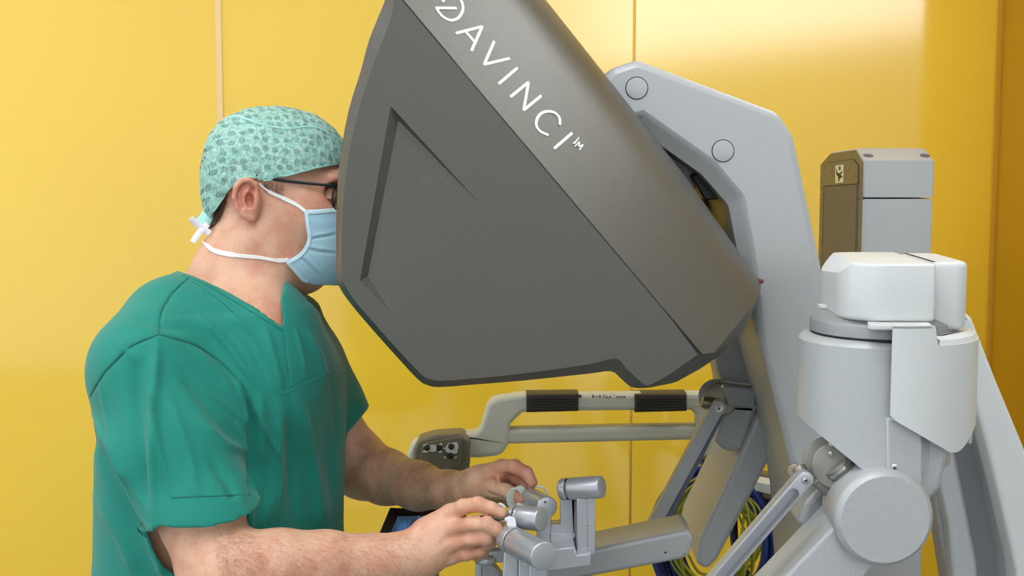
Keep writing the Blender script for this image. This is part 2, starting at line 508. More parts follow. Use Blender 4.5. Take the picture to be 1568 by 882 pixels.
L.append(stroke([(756,64.5),(741,99)])); L.append(stroke([(741,99),(779,90)]))
L.append(stroke([(791,105),(764,128)]))
L.append(stroke([(782,148),(809,126)])); L.append(stroke([(809,126),(801.5,169)])); L.append(stroke([(801.5,169),(827.5,147.5)]))
L.append(stroke(arc([(857,190),(856,180),(848,172.5),(837,171),(827,175),(821.5,184),(821.5,194),(828,202),(838,206.5)])))
L.append(stroke([(875,204.5),(849,227)]))
# small trade mark letters
L.append(stroke([(885,212.5),(879.5,219.5)], .0010)); L.append(stroke([(882.5,216),(890.5,222.5)][::1], .0010)) if False else None
L = [l for l in L if l]
for s in ([(886,211),(882,217)], [(884,214),(877.5,220)] , [(880.2,224),(887,217.5)], [(887,217.5),(885.5,224.5)], [(885.5,224.5),(892.5,222)], [(892.5,222),(887,229.5)]):
    L.append(stroke(s, .00075))
link('logo_lettering', join(L, 0), M['letter'], hood)
# small round catch at the hood's lower rear corner
link('latch', cyl(P(1158, 429, 1.93), P(1169, 431, 1.93), .003, .001, 16), mat('dark_red_button', (120, 60, 40)), hood)

# --- support column: big bent light grey boom behind the hood
YC = 1.97; YCb = 2.2
col_px = [(900,140,10),(938,104,20),(976,91,26),(1192,172,34),(1216,208,26),(1257,400),(1290,600),(1312,800),(1330,1030),
          (1240,1030),(1228,882),(1224,800),(1211,717),(1183,602),(1162,520),(1147,392,60),(1131,305,26),(1087,253),(983,180),(950,190),(900,230)]
sh = {15: (1133,397,60), 16: (1117,315,26), 17: (1075,267), 18: (968,192)}
col2 = [sh.get(i, p) for i, p in enumerate(col_px)]
column = link('support_column', loft_px([(col_px, YC, YC, .010), (col_px, YC, YC + .002, .005), (col_px, YC, YC + .006, .001), (col2, YC, YC + .016, .001), (col2, YC, YC + .022, .0), (col2, YC, YCb, 0)]), M['grey'], con)
for (x, y) in ((975,135), (1107,231)):
    c = P(x, y, YC)
    link('round_cap', join([cyl((c.x, YC - .0022, c.z), (c.x, YC + .004, c.z), .0146, .0006)]), M['grey'], column)
    rg = [(c.x + .0152 * math.cos(a), YC - .0001, c.z + .0152 * math.sin(a)) for a in np.linspace(0, 2 * math.pi, 48, endpoint=False)]
    link('cap_joint', tube(rg, .0006, 6, closed=True), M['darkgap'], column)
# dark mechanism visible in the gap between hood and column
link('tilt_bracket', prism([(1020,215),(1075,262,3),(1092,282),(1085,300),(1010,260)], 2.06, 2.12, .002), M['white'], con)
link('tilt_motor', prism([(1058,268,4),(1084,262,4),(1112,290,8),(1104,305,6),(1080,306,4)], 2.03, 2.10, .002), M['black'], con)
link('rear_shroud', prism([(1060,285,6),(1115,290,10),(1128,340,6),(1140,440),(1100,470),(1040,300)], 2.2, 2.24, .003), M['olive'], con)
link('column_neck', prism([(1085,505,8),(1160,470),(1178,600),(1164,634),(1112,628),(1104,578,3),(1098,562,3)], 2.22, 2.34, .006), M['midgrey'], con)
# ------------------------------------------------------------------ near master arm (white covers)
YN = 1.62
def zc(px, py, Y=YN): return P(px, py, Y)
cx = zc(1352, 600).x
zt = lambda py, dy=0: P(1352, py, YN + dy).z
# housing: upright barrel with slanted underside
R = (zc(1488, 600).x - zc(1221, 600).x) / 2 * 0.985
Rb = (zc(1455, 600).x - zc(1221, 600).x) / 2 * .985; cb_ = (zc(1455, 600).x + zc(1221, 600).x) / 2
barrel = lathe((cb_, YN, zt(690)), (cb_, YN, zt(509)), [(-.4, Rb), (.95, Rb), (.965, Rb - .0012), (.985, Rb - .0045), (1.0, Rb - .010), (1.0, Rb - .03)], 96)
z1 = zc(1221, 636).z; x1 = zc(1221, 636).x
x2 = zc(1317, 712).x; z2 = zc(1317, 712).z
nrm = Vector((z2 - z1, 0, -(x2 - x1))).normalized()
if nrm.z > 0: nrm = -nrm
cut_plane(barrel, Vector((x1, YN, z1)), nrm, True)
cut_plane(barrel, Vector((cx, YN, zc(1400, 700).z)), Vector((0, 0, -1)), True)
arm = link('near_master_arm', barrel, M['grey'], con)
link('neck_block', prism([(1357,640),(1413,640),(1413,775,3),(1357,760,3)], YN - Rb - .003, YN - .03, .003), M['grey'], arm)
link('rear_shell', prism([(1388,600),(1456,600),(1453,695,16),(1440,748,10),(1421,770,8),(1388,772)], YN - Rb + .012, YN + .06, .006, 4), M['grey'], arm)
link('foot_block', prism([(1320,660),(1400,640),(1400,800),(1320,795)], YN - .078, YN + .04, .006), M['grey'], arm)
s = P(1369, 716.5, YN - Rb - .003)
link('screw', join([lathe(s + Vector((0, -.0025, 0)), s + Vector((0, .002, 0)), [(0, .0028), (.25, .0030), (.3, .0043), (.9, .0045), (1, .0045)], 24)]), M['steel'], arm)
link('screw_socket', lathe(s + Vector((0, -.0032, 0)), s + Vector((0, -.002, 0)), [(0, .0016), (1, .0016)], 6), M['darkgap'], arm)
# turntable ring
ring_c = (zc(1462, 500).x + zc(1240, 500).x) / 2
Rr = (zc(1462, 500).x - zc(1240, 500).x) / 2 * .985
zr0, zr1 = zt(509) + .002, zt(475)
link('gap_ring', cyl((ring_c, YN, zt(509) - .004), (ring_c, YN, zt(509) + .0018), Rr - .0012, .0005, 96), M['darkgap'], arm)
link('turntable', lathe((ring_c, YN, zr0), (ring_c, YN, zr1), [(0, Rr - .002), (.04, Rr), (.58, Rr), (.64, Rr - .0008), (.97, Rr - .011), (1, Rr - .014)], 96), M['midgrey'], arm)
link('stop_pin', prism([(1257,468,1),(1268,468,1),(1268,473),(1257,473)], YN + .01, YN + .03, .001), M['white'], arm)
# white cap : rounded footprint extruded upwards
def footprint(x0, x1, y0, y1, rl, rr):
    return fillet([(x0, y0, rl), (x1, y0, rr), (x1, y1, rr), (x0, y1, rl)], 14)
capz0, capz1 = zt(479), P(1352, 387, YN + .07).z
xl, xm, xr = zc(1269, 450).x, P(1424, 450, YN - .06).x, P(1482, 450, YN - .05).x
me = extrude_profile(footprint(xl, xm, YN - .083, YN + .085, .062, .004), capz1 - capz0, 0.0045, Vector((0, 0, capz0)), X3, Y3, Z3, 3)
ca, cb = P(1268, 421, YN - .01), P(1302, 388, YN - .01)
d = Vector((cb.x - ca.x, 0, cb.z - ca.z)); nn = Vector((-d.z, 0, d.x)).normalized()
if nn.z < 0: nn = -nn
cut_plane(me, ca.lerp(cb, .0), Vector((nn.x, .05, nn.z)).normalized(), True)
link('joint_cap', me, M['white'], arm)
me = extrude_profile(footprint(xm + .0012, xr, YN - .060, YN + .07, .003, .018), capz1 - capz0 - .0, 0.006, Vector((0, 0, capz0 - .012 + .0)), X3, Y3, Z3, 3)
for v in me.vertices: v.co.z += .012 * (v.co.z - capz0 + .012) / (capz1 - capz0)
link('end_cap', me, M['white'], arm)
# white curved shroud on the barrel, with a flat lip on top
def cylpt(px, py, r):
    o, dd = ray(px, py); a = dd.x ** 2 + dd.y ** 2; ox, oy = o.x - cx, o.y - YN
    b = 2 * (ox * dd.x + oy * dd.y); c = ox * ox + oy * oy - r * r; D = b * b - 4 * a * c
    if D < 0: D = 0
    t = (-b - math.sqrt(D)) / (2 * a); return o + dd * t
Rs = R + .004
a0 = math.atan2(cylpt(1364, 600, Rs).y - YN, cylpt(1364, 600, Rs).x - cx); a1 = .25
V = []; F = []; NA = 48
ztop = cylpt(1400, 500, Rs).z
def botz(a):
    x = cx + Rs * math.cos(a); y = YN + Rs * math.sin(a)
    px, _ = unproject((x, y, 1.2)); px = float(px)
    if a > -0.05: px = 1488
    if px < 1383: py = 637 + 11 * (1 - math.sqrt(max(0, 1 - ((1383 - px) / 21) ** 2))) * -1.6 + 11 * (px - 1362) / 21
    elif px < 1462: py = 648 + (px - 1383) * (692 - 648) / (1462 - 1383)
    else: py = 693 - 14 * max(0, (px - 1470) / 18) ** 2
    f = P(px, py, y)
    return f.z
for k in range(NA + 1):
    a = a0 + (a1 - a0) * k / NA
    zb = botz(a)
    for r in (Rs, R + .0005):
        for z in (zb, ztop if cx + Rs * math.cos(a) < P(1438, 500, YN - Rs).x else zt(511)):
            V.append((cx + r * math.cos(a), YN + r * math.sin(a), z))
for k in range(NA):
    i = 4 * k; j = i + 4
    F += [(i, i + 1, j + 1, j), (i + 2, j + 2, j + 3, i + 3), (i, j, j + 2, i + 2), (i + 1, i + 3, j + 3, j + 1)]
F += [(0, 2, 3, 1), (4 * NA, 4 * NA + 1, 4 * NA + 3, 4 * NA + 2)]
shroud = mesh_from(V, F, 35)
lip = []
pts = []
for k in range(NA + 1):
    a = a0 + (a1 - a0) * k / NA; pts.append(Vector((cx + Rs * math.cos(a), YN + Rs * math.sin(a))))
l0 = P(1332, 497, YN - Rs); l1 = P(1362, 504, YN - Rs - .001)
poly = [Vector((l0.x, YN - Rs * .93)), Vector((l0.x + .004, YN - Rs * 1.0)), Vector((l1.x - .004, YN - Rs * 1.01))] + [q for q in pts if q.x < P(1432, 500, YN - Rs).x] + [Vector((cx + .03, YN - .06)), Vector((l0.x + .01, YN - .05))]
lip = extrude_profile(poly, .006, .0015, Vector((0, 0, ztop - .004)), X3, Y3, Z3)
_x0 = P(1436, 500, YN - Rs).x
_pt = [Vector((cx + (q.x - cx) * .996, YN + (q.y - YN) * .996)) for q in pts if q.x > _x0] + [Vector((cx + Rs * .6, YN + .07)), Vector((_x0, YN + .07))]
_zt = zt(499)
fill_ = extrude_profile([Vector((q.x, q.y)) for q in _pt], _zt - zt(540), .012, Vector((0, 0, zt(540))), X3, Y3, Z3, 2)
link('curved_shroud', join([shroud, lip, fill_]), M['white'], arm)
# elbow disc
dc = P(1356, 796, YN - .105); db = Vector((dc.x, YN - .02, dc.z)); Rd = .0486
db = Vector((dc.x, YN - .03, dc.z)); dc = Vector((dc.x, YN - .105, dc.z)); Ld = (db - dc).length
link('elbow_disc', lathe(dc, db, [(0, Rd - .0006), (.006, Rd), (.08, Rd + .0048), (.12, Rd + .0056), (.50, Rd + .0056), (.50, Rd + .004), (1, Rd + .004)], 96), M['grey'], arm)
# forearm going down-left
link('lower_link', prism([(1276,806,6),(1310,770,6),(1365,842,10),(1135,1080,8),(1078,1012,8)], YN - .085, YN - .005, .004), M['grey'], arm)
# inner joint (round steel hub with a fork) and linkage rod
def hub(parent, lug, hubc, r, Y, dirn, barrel_len, k):
    # outer half disc
    c = P(*hubc, Y)
    o1 = link('hub_ring', cyl(c + Vector((0, .0, 0)), c + Vector((0, .035 * k, 0)), r, .002 * k, 64), M['warmsteel'], parent)
    o2 = link('hub_plate', cyl(c + Vector((.010 * k, -.012 * k, -.004 * k)), c + Vector((.010 * k, .012 * k, -.004 * k)), r * .82, .0015 * k, 64), M['midgrey'], parent)
hubn = link('joint_hub', join([cyl(P(1270, 708, 1.60), P(1270, 708, 1.635), .0300, .002, 64), cyl(P(1279, 713, 1.575), P(1279, 713, 1.60), .0265, .002, 64)]), M['joint'], arm)
link('joint_body', join([cyl(P(1279, 710, 1.578), P(1316, 748, 1.578), .0170, .002, 48), prism([(1243,742,4),(1262,722,6),(1285,712),(1300,750),(1272,768)], 1.575, 1.605, .004)]), M['joint'], arm)
link('joint_collar', cyl(P(1277, 729, 1.596), P(1285, 721, 1.596), .004, .001, 24), M['steel'], arm) if False else None
link('joint_band', lathe(P(1281, 712, 1.578), P(1287, 718, 1.578), [(0, .0155), (.2, .0182), (.8, .0182), (1, .0155)], 48), M['steel'], arm)
link('inner_link', prism([(1222,800,10),(1232,770,12),(1270,730,6),(1296,744,6),(1262,800,6),(1236,826,10)], 1.61, 1.68, .008, 4), M['midgrey'], arm)
for q in ((1271,694),(1272,680)):
    w = P(*q, 1.575); link('screw', cyl(w + Vector((0, -.002, 0)), w + Vector((0, .002, 0)), .0026, .0006, 20), M['steel'], arm)

def rod(parent, top, bot, w_px, Y, k, groove=True, dY=.020):
    """flat machined bar with a milled pocket, from top pixel to bottom pixel"""
    a = P(*top, Y); b = P(*bot, Y); d = Vector((b.x - a.x, 0, b.z - a.z)); Ln = d.length; d.normalize(); s = Vector((-d.z, 0, d.x))
    r = w_px / 2
    poly = [Vector((0, 0)) + Vector((math.cos(q), math.sin(q))) * r for q in np.linspace(math.pi / 2, 3 * math.pi / 2, 16)] + [Vector((Ln, -r)), Vector((Ln, r))]
    me = extrude_profile(poly, dY, .0008, a, d, s, Y3)
    o = link('linkage_rod', me, M['alu'] if groove else M['grey'], parent)
    if groove:
        gp = fillet([(r * 1.6, -r * .72, r * .7), (Ln + .1, -r * .72, 0), (Ln + .1, r * .72, 0), (r * 1.6, r * .72, r * .7)])
        boolean(o, extrude_profile(gp, dY * .7 + .01, 0, a - Y3 * .01, d, s, Y3))
    link('pivot_bolt', join([lathe(a - Y3 * .003, a + Y3 * .001, [(0, r * .22), (.3, r * .30), (.35, r * .55), (1, r * .6)], 24)]), M['steel'], parent)
    link('pivot_socket', lathe(a - Y3 * .0035, a - Y3 * .002, [(0, r * .16), (1, r * .16)], 6), M['darkgap'], parent)
    return o
rod(arm, (1233.5, 735), (1040, 960), .0178, 1.53, 1)
link('pivot_pin', join([cyl(P(1222, 716, 1.555), P(1232, 731, 1.548), .0085, .0015, 32), cyl(P(1217, 722, 1.59), P(1217, 722, 1.55), .0085, .0015, 32)]), M['warmsteel'], arm)

# ------------------------------------------------------------------ far master arm
YF = 2.34
farb = link('far_master_arm', prism([(1156,640),(1210,590),(1200,660),(1172,717),(1100,856,22),(1082,874,14),(1066,862,12),(1071,826,14),(1110,745)], YF - .14, YF + .08, .008, 4), M['grey'], con)
# split the bulky arm: ridge face
link('shoulder_block', prism([(1108,618,6),(1160,622,4),(1138,690,10),(1110,692,16),(1094,676,8)], YF - .135, YF - .05, .008, 4), M['grey'], farb)
link('joint_hub', join([cyl(P(1096, 607, YF - .12), P(1096, 607, YF - .06), .0275, .002, 64)]), M['midgrey'], farb)
link('hub_plate', join([cyl(P(1104, 611, YF - .155), P(1104, 611, YF - .12), .0265, .002, 64)]), M['warmsteel'], farb)
link('hub_cover', prism([(1106,592,8),(1118,590,8),(1160,596),(1156,626),(1112,622,4)], YF - .165, YF - .08, .004), M['midgrey'], farb)
w = P(1107, 592, YF - .156); link('screw', cyl(w - Y3 * .002, w + Y3 * .002, .003, .0008, 20), M['steel'], farb)
rod(farb, (1100.5, 625), (985, 840), .0222, YF - .19, 1, False, .022)
link('rod_groove_strip', prism([(1104,638),(1110,634),(1004,842),(993,842)], YF - .193, YF - .189, .0005), M['slate'], farb)  # flat dark strip in place of the rod's groove and underside
link('pivot_pin', join([cyl(P(1075, 615, YF - .17), P(1095, 619, YF - .17), .0090, .0015, 32)]), M['warmsteel'], farb)
link('forearm_beam', prism([(1055,811,10),(1063,826,8),(1055,852,4),(1042,857,2),(880,888),(820,900),(820,858),(905,842)], 1.93, 2.02, .006, 4), M['grey'], farb)
w = P(1019, 846, 1.93); link('beam_hole', cyl(w - Y3 * .001, w + Y3 * .001, .0014, .0003, 12), M['darkgap'], farb)

# ------------------------------------------------------------------ hand controllers
nc = link('near_hand_controller', cyl(P(790, 830, 1.70), P(833, 852, 1.635), .0172, .002, 64), M['alu'], con)
link('end_collar', cyl(P(778, 824, 1.718), P(789, 829.5, 1.7005), .0172, .002, 64), M['alu'], nc)
link('collar_gap', cyl(P(789, 829.5, 1.701), P(790, 830, 1.699), .0166, .0001, 48), M['darkgap'], nc)
link('post', prism([(772,838),(790,850),(794,843),(794,960),(765,960)], 1.70, 1.725, .002), M['alu'], nc)
link('post_plate', prism([(794,850),(813,852),(813,960),(794,960)], 1.685, 1.72, .0015), M['alu'], nc)
link('post_foot', prism([(810,862),(838,866,3),(838,960),(810,960)], 1.675, 1.72, .002), M['alu'], nc)
w = P(803.5, 864, 1.685); link('screw', cyl(w - Y3 * .001, w + Y3 * .001, .0015, .0004, 16), M['steel'], nc)
gb = link('gimbal_barrel', cyl(P(797, 792, 1.735), P(830, 795.5, 1.715), .0148, .002, 64), M['alu'], nc)
link('gimbal_flange', lathe(P(783, 791, 1.742), P(797, 792, 1.735), [(0, .0125), (.2, .0138), (.5, .0140), (.55, .0105), (.75, .0105), (.8, .0148), (1, .0150)], 64), M['alu'], nc)
w = P(785.5, 783.5, 1.735); link('flange_screw', cyl(w - Y3 * .004, w + Y3 * .001, .0013, .0003, 12), M['darkgap'], nc)
link('finger_grip', join([cyl(P(735, 793, 1.742), P(784, 791, 1.742), .0030, .001, 20), tube([P(748, 790, 1.735), P(765, 787, 1.733), P(784, 788, 1.735)], .0022, 10), tube([P(745, 797, 1.742), P(763, 798, 1.735), P(782, 797, 1.735)], .0028, 10)]), M['steel'], nc)
def strap(parent, pts, Y, wid, th, m, name='finger_strap', up=(0, 1, 0)):
    path = smooth_path([P(a, b, Y + (c[0] if c else 0)) for a, b, *c in pts], 8)
    return link(name, tube(path, wid, 14, th / wid, up), m, parent)
def band(parent, pts, Y, wid, th, m, name='finger_strap'):
    """flat band, wide along y"""
    path = smooth_path([P(a, b, Y) for a, b in pts], 8); V = []; F = []
    n = len(path)
    for i, p in enumerate(path):
        t = (path[min(i + 1, n - 1)] - path[max(i - 1, 0)]).normalized(); s = t.cross(Y3).normalized()
        for dy, ds in ((-1, 1), (1, 1), (1, -1), (-1, -1)):
            V.append(p + Y3 * (dy * wid / 2) + s * ds * th / 2)
    for i in range(n - 1):
        for k in range(4):
            j = (k + 1) % 4; F.append((i * 4 + k, i * 4 + j, i * 4 + 4 + j, i * 4 + 4 + k))
    F += [(0, 1, 2, 3), tuple(4 * (n - 1) + k for k in (3, 2, 1, 0))]
    return link(name, mesh_from(V, F, 40), m, parent)
link('finger_strap', prism([(771,794,2),(780,790.5,3),(789,793,5),(791,806),(788,822,3),(780,823,3),(777.5,808),(776,799)], 1.7105, 1.7125, .0008), M['lilac'], nc)
strap(nc, [(763,772),(769,773),(773,777)], 1.75, .0018, .0012, M['mint'])
strap(nc, [(764,824),(770,829),(778,826)], 1.73, .004, .0012, M['lilac'])

fc = link('far_hand_controller', cyl(P(813, 764, 1.86), P(838, 777, 1.80), .0150, .002, 64, r1=.0142), M['alu'], con)
link('end_ring', lathe(P(808, 761, 1.872), P(813, 764, 1.86), [(0, .0120), (.3, .0150), (1, .0150)], 48), M['steel'], fc)
w = P(835, 769, 1.7975); link('cap_hole', cyl(w - Y3 * .001, w + Y3 * .003, .0011, .0002, 12), M['darkgap'], fc)
rp = [P(792 + 12.0 * math.cos(a), 762 + 17.0 * math.sin(a), 1.855 + .006 * math.cos(a)) for a in np.linspace(0, 2 * math.pi, 40, endpoint=False)]
V = []; F = []
for i, p in enumerate(rp):
    for dy, sc in ((-.0055, 1.0), (.0055, 1.0), (.0055, .87), (-.0055, .87)):
        cc = P(792, 762, 1.855); q = cc + (p - cc) * sc; V.append(q + Vector((.004 * (1 if dy > 0 else -1), dy, 0)))
for i in range(40):
    for k in range(4):
        j = (k + 1) % 4; i2 = (i + 1) % 40; F.append((i * 4 + k, i * 4 + j, i2 * 4 + j, i2 * 4 + k))
link('finger_ring', mesh_from(V, F, 40), M['mint'], fc)
strap(fc, [(822,745),(830,746),(837,753),(840,762)], 1.87, .0016, .0012, M['lilac'], 'rear_strap')
strap(fc, [(792,775),(799,773),(803,777)], 1.85, .004, .0012, M['lilac'])
link('grip_lever', join([cyl(P(800, 752, 1.875), P(812, 756, 1.87), .004, .001, 20)]), M['black'], fc)
link('post', prism([(822,775),(844,790,3),(844,960),(822,960)], 1.80, 1.83, .002), M['alu'], fc)
link('wrist_motor', join([cyl(P(872, 748.5, 1.79), P(922, 745.5, 1.77), .0143, .002, 64)]), M['alu'], fc)
link('motor_cap', cyl(P(861, 749.5, 1.796), P(871, 748.7, 1.7905), .0143, .002, 64), M['alu'], fc)
link('motor_gap', cyl(P(870.5, 748.7, 1.791), P(872.5, 748.6, 1.789), .0138, .0001, 48), M['darkgap'], fc)
link('elbow_bracket', prism([(858,750),(881,750),(881,812),(881,820,3),(872,829),(843,831),(843,804),(858,803)], 1.80, 1.825, .0015), M['alu'], fc)
link('bracket_rail', prism([(843,817),(881,817),(881,822,3),(874,829),(843,831)], 1.796, 1.80, .0006), M['alu'], fc)
link('motor_post', prism([(883,758),(912,758),(912,848),(883,850)], 1.775, 1.80, .0015), M['alu'], fc)
link('post_rail', prism([(900,760),(912,760),(911,849),(900,850)], 1.772, 1.775, .0006), M['alu'], fc)
link('side_flange', prism([(874,760),(884,762),(884,848),(878,836)], 1.80, 1.83, .001), M['midgrey'], fc)
link('base_rail', prism([(836,842),(880,838),(884,850),(905,848),(905,866),(836,876)], 1.76, 1.80, .0015), M['alu'], fc)
link('base_top', prism([(840,850),(904,842),(904,850),(840,858)], 1.80, 1.86, .0015), M['alu'], fc)
for q, Y in (((903.5,766.5),1.772), ((903,803.5),1.772), ((902,840.5),1.772), ((861.5,821),1.796), ((859.5,745),1.781), ((860,754.5),1.781)):
    w = P(*q, Y); link('screw', cyl(w - Y3 * .001, w + Y3 * .001, .0015, .0004, 16), M['steel'], fc)
# small side joint left of the near controller
sj = link('side_joint', join([cyl(P(744, 862, 1.79), P(744, 853, 1.79), .0135, .002, 48)]), M['alu'], con)
link('joint_leg', prism([(728,861),(738,863),(738,960),(722,960)], 1.785, 1.80, .0015), M['alu'], sj)
link('joint_leg', prism([(738,866),(752,864),(772,888),(772,960),(738,960)], 1.78, 1.81, .0015), M['midgrey'], sj)
link('joint_arm', prism([(742,845),(776,843),(776,861),(758,862),(755,853)], 1.79, 1.81, .0015), M['alu'], sj)
w = P(750, 849, 1.79); link('screw', cyl(w - Y3 * .001, w + Y3 * .001, .0012, .0003, 12), M['steel'], sj)
# lower arm carrying the controllers down to the console base
link('controller_support', join([tube([P(860, 1000, 1.77), Vector((.15, 1.70, .5)), Vector((.30, 1.62, .3)), Vector((.35, 1.62, .08))], .045, 20), prism([(722,965,6),(930,965,6),(930,985,6),(722,985,6)], 1.70, 1.86, .005), prism([(860,960),(1090,1010),(1120,1060),(860,1010)], 1.80, 1.90, .005)]), M['midgrey'], con)

# ------------------------------------------------------------------ right-hand upright behind the white joint
up = link('rear_leg', prism([(1470,470,6),(1489,488,6),(1525,580),(1568,684),(1620,830),(1660,1010),(1575,1010),(1558,900,0),(1555,870,10),(1530,760),(1505,660),(1484,590),(1470,560)], 1.94, 1.99, .006, 3), M['white'], con)
link('leg_inner', prism([(1475,590),(1484,598),(1503,668),(1530,770),(1552,872),(1560,1010),(1470,1010),(1430,760),(1440,640)], 2.05, 2.10, .004), M['midgrey'], up)
link('leg_web', prism([(1484,600),(1494,636),(1520,730),(1545,860),(1552,1010),(1575,1010),(1558,870),(1532,762),(1506,662),(1486,595)], 1.985, 2.06, .004), M['grey'], up)
link('leg_rib', prism([(1450,640),(1465,700),(1485,800),(1497,860,10),(1510,1010),(1470,1010),(1452,800),(1432,700)], 2.02, 2.06, .006), M['grey'], up)

# ------------------------------------------------------------------ tall lift column, top right
YL = 2.62; YLb = 3.0
def ztl(py): return P(1370, py, YL).z
xa = P(1322, 270, YL).x; xb = P(1431, 270, YL).x
z_top = P(1370, 229, YL + .06).z; z_ch = P(1370, 247, YL).z
cham = .034
def yz_prism(poly, x0, x1, bevel):
    return extrude_profile([Vector(p) for p in poly], x1 - x0, bevel, Vector((x0, 0, 0)), Y3, Z3, X3)
seam = ztl(303)
def LP(px, py, dx=0.0):
    """(Y, z) of a pixel seen on the left face x = xa"""
    o, d = ray(px, py); t = (xa - dx) / d.x; w = o + d * t; return (w.y, w.z)
k1, k2, k3, k0 = LP(1311, 227), LP(1272, 233), LP(1257, 250), (YL, P(1370, 246, YL).z)
YLb = k3[0]
head = [(YL, seam + .001), (YLb, seam + .001), k3, k2, k1, k0]
lift = link('lift_column', join([yz_prism(head, xa, xb, .005),
    yz_prism([(YL, 0.02), (YLb, 0.02), (YLb, seam - .002), (YL, seam - .002)], xa, xb - .001, .005)]), M['grey'], con)
n_ = Vector((0, -(k1[1] - k0[1]), k1[0] - k0[0])).normalized()
for xx in (xa + .014, xb - .012):
    q = Vector((xx, k0[0] * .6 + k1[0] * .4, k0[1] * .6 + k1[1] * .4))
    link('corner_recess', cyl(q - n_ * .004, q + n_ * .0006, .0095, .0004, 32), M['slate'], lift)
link('shaded_face_frame', yz_prism([(a_ + (.003 if a_ < 2.8 else -.003), b_ - .003) for a_, b_ in head], xa - .0012, xa + .002, 0), M['olive'], lift)  # olive colour carries the left face's shade and wall reflection
link('shaded_face_frame', yz_prism([(YL + .003, .1), (YLb - .003, .1), (YLb - .003, seam - .004), (YL + .003, seam - .004)], xa - .0012, xa + .002, 0), M['olive'], lift)
plate = [LP(1263, 285), LP(1262, 263), LP(1270, 250), LP(1308, 244), LP(1315.5, 254), LP(1315.5, 281)]
gap = [LP(1262.3, 286), LP(1261, 262.5), LP(1269.5, 248.8), LP(1308.5, 242.8), LP(1316.5, 253.5), LP(1316.5, 282.2)]
link('plate_gap', yz_prism(gap, xa - .0016, xa + .001, 0), M['darkgap'], lift)
link('head_plate', yz_prism(plate, xa - .0032, xa + .002, .0005), M['olive'], lift)
z0_ = .4; c0, c1 = LP(1265.5, 287), LP(1315, 282.5)
link('slide_cover', yz_prism([(c1[0], z0_), (c0[0], z0_), c0, c1], xa - .0045, xa + .002, .001), M['brownpanel'], lift)
s0 = LP(1262, 287)
link('slide_slot', yz_prism([(c0[0], z0_), (s0[0], z0_), s0, (c0[0], s0[1])], xa - .0018, xa + .002, 0), M['black'], lift)
def L2(u, v): return LP(1282 + 12 * u, 253.5 + 27 * v - 1.5 * u)
link('warning_label', yz_prism([L2(0, 1), L2(0, 0), L2(1, 0), L2(1, 1)], xa - .0038, xa - .003, 0), M['label_w'], lift)
def lblmesh(pp): return yz_prism([L2(a_, b_) for a_, b_ in pp], xa - .0042, xa - .0037, 0)
link('hand_symbol', join([lblmesh(p) for p in ([(.46,.06),(.68,.06),(.68,.30),(.46,.30)], [(.12,.12),(.28,.40),(.44,.52),(.34,.64),(.14,.50)], [(.28,.42),(.62,.46),(.86,.34),(.92,.42),(.72,.58),(.70,.72),(.34,.66)], [(.60,.60),(.90,.62),(.90,.72),(.64,.76)], [(.34,.60),(.62,.70),(.52,.94),(.44,.94)])]), M['black'], lift)
link('warning_triangle', lblmesh([(.06,.95),(.40,.95),(.22,.70)]), M['label_y'], lift)
for q in (LP(1275, 259), LP(1302.6, 255)):
    link('screw', cyl((xa - .0042, q[0], q[1]), (xa, q[0], q[1]), .006, .0008, 20), M['warmsteel'], lift)

# ------------------------------------------------------------------ push rail with control pod
YR = 2.5
rail = link('push_rail', join([
    prism([(708,664,4),(733,664,22),(748,612,22),(790,605,14),(812,605),(812,631),(800,632,8),(781,650,8),(779,681,6),(768,698,22),(735,702,6),(708,701)], YR, YR + .045, .008, 4),
    prism([(800,605),(1092,603),(1092,628),(800,631)], YR, YR + .045, .009, 4),
    prism([(1050,604),(1096,603,6),(1112,700,6),(1078,700,8),(1060,674),(1067,650,4),(1066,636,6),(1058,628,4),(1050,628)], YR + .001, YR + .044, .005, 4),
    prism([(772,657),(1080,651),(1080,674),(766,681)], YR + .003, YR + .042, .009, 4)], 40), M['cream'], con)
for a, b in ((806, 886), (972, 1052)):
    g = join([prism([(a,604.5),(b,603.5),(b,630),(a,632)], YR - .004, YR + .049, .004)] + [cyl(P(a + 4, y, YR - .0035), P(b - 4, y - .5, YR - .0035), .0022, .0004, 8) for y in (610, 614, 618, 622, 626)])
    link('rubber_grip', g, M['grip'], rail)
# PUSH with arrows on the top of the rail, read from the far side
tc = bpy.data.curves.new('push_text', 'FONT'); tc.body = 'PUSH'; tc.size = .026; tc.align_x = 'CENTER'; tc.align_y = 'CENTER'; tc.extrude = .0003
to = bpy.data.objects.new('tmp', tc); C.objects.link(to)
dg = bpy.context.evaluated_depsgraph_get(); dg.update(); tm = bpy.data.meshes.new_from_object(to.evaluated_get(dg)); bpy.data.objects.remove(to)
tz = P(931, 604, YR + .012).z + .0006; txx = P(931, 604, YR + .02).x
tz0 = P(931, 605.5, YR).z
def tilt(x, t): return Vector((x, YR + .0022 + t * .75, tz0 - .0015 + t * .62))
for v in tm.vertices: v.co = tilt(txx - v.co.x, -v.co.y * .42)
arr = []
for sx in (-1, 1):
    ax_ = txx + sx * .052
    arr.append(mesh_from([tilt(ax_ - .007, 0), tilt(ax_ + .007, 0), tilt(ax_, .004), tilt(ax_ - .003, 0), tilt(ax_ + .003, 0), tilt(ax_ + .003, -.004), tilt(ax_ - .003, -.004)], [(0, 1, 2), (3, 4, 5, 6)], 0))
link('push_lettering', join([tm] + arr, 0), M['grip'], rail)
link('rail_bracket', prism([(1072,700,3),(1110,690,3),(1110,748,3),(1084,752,3),(1083,716),(1072,712)], YR + .0, YR + .04, .004), M['olive'], con)
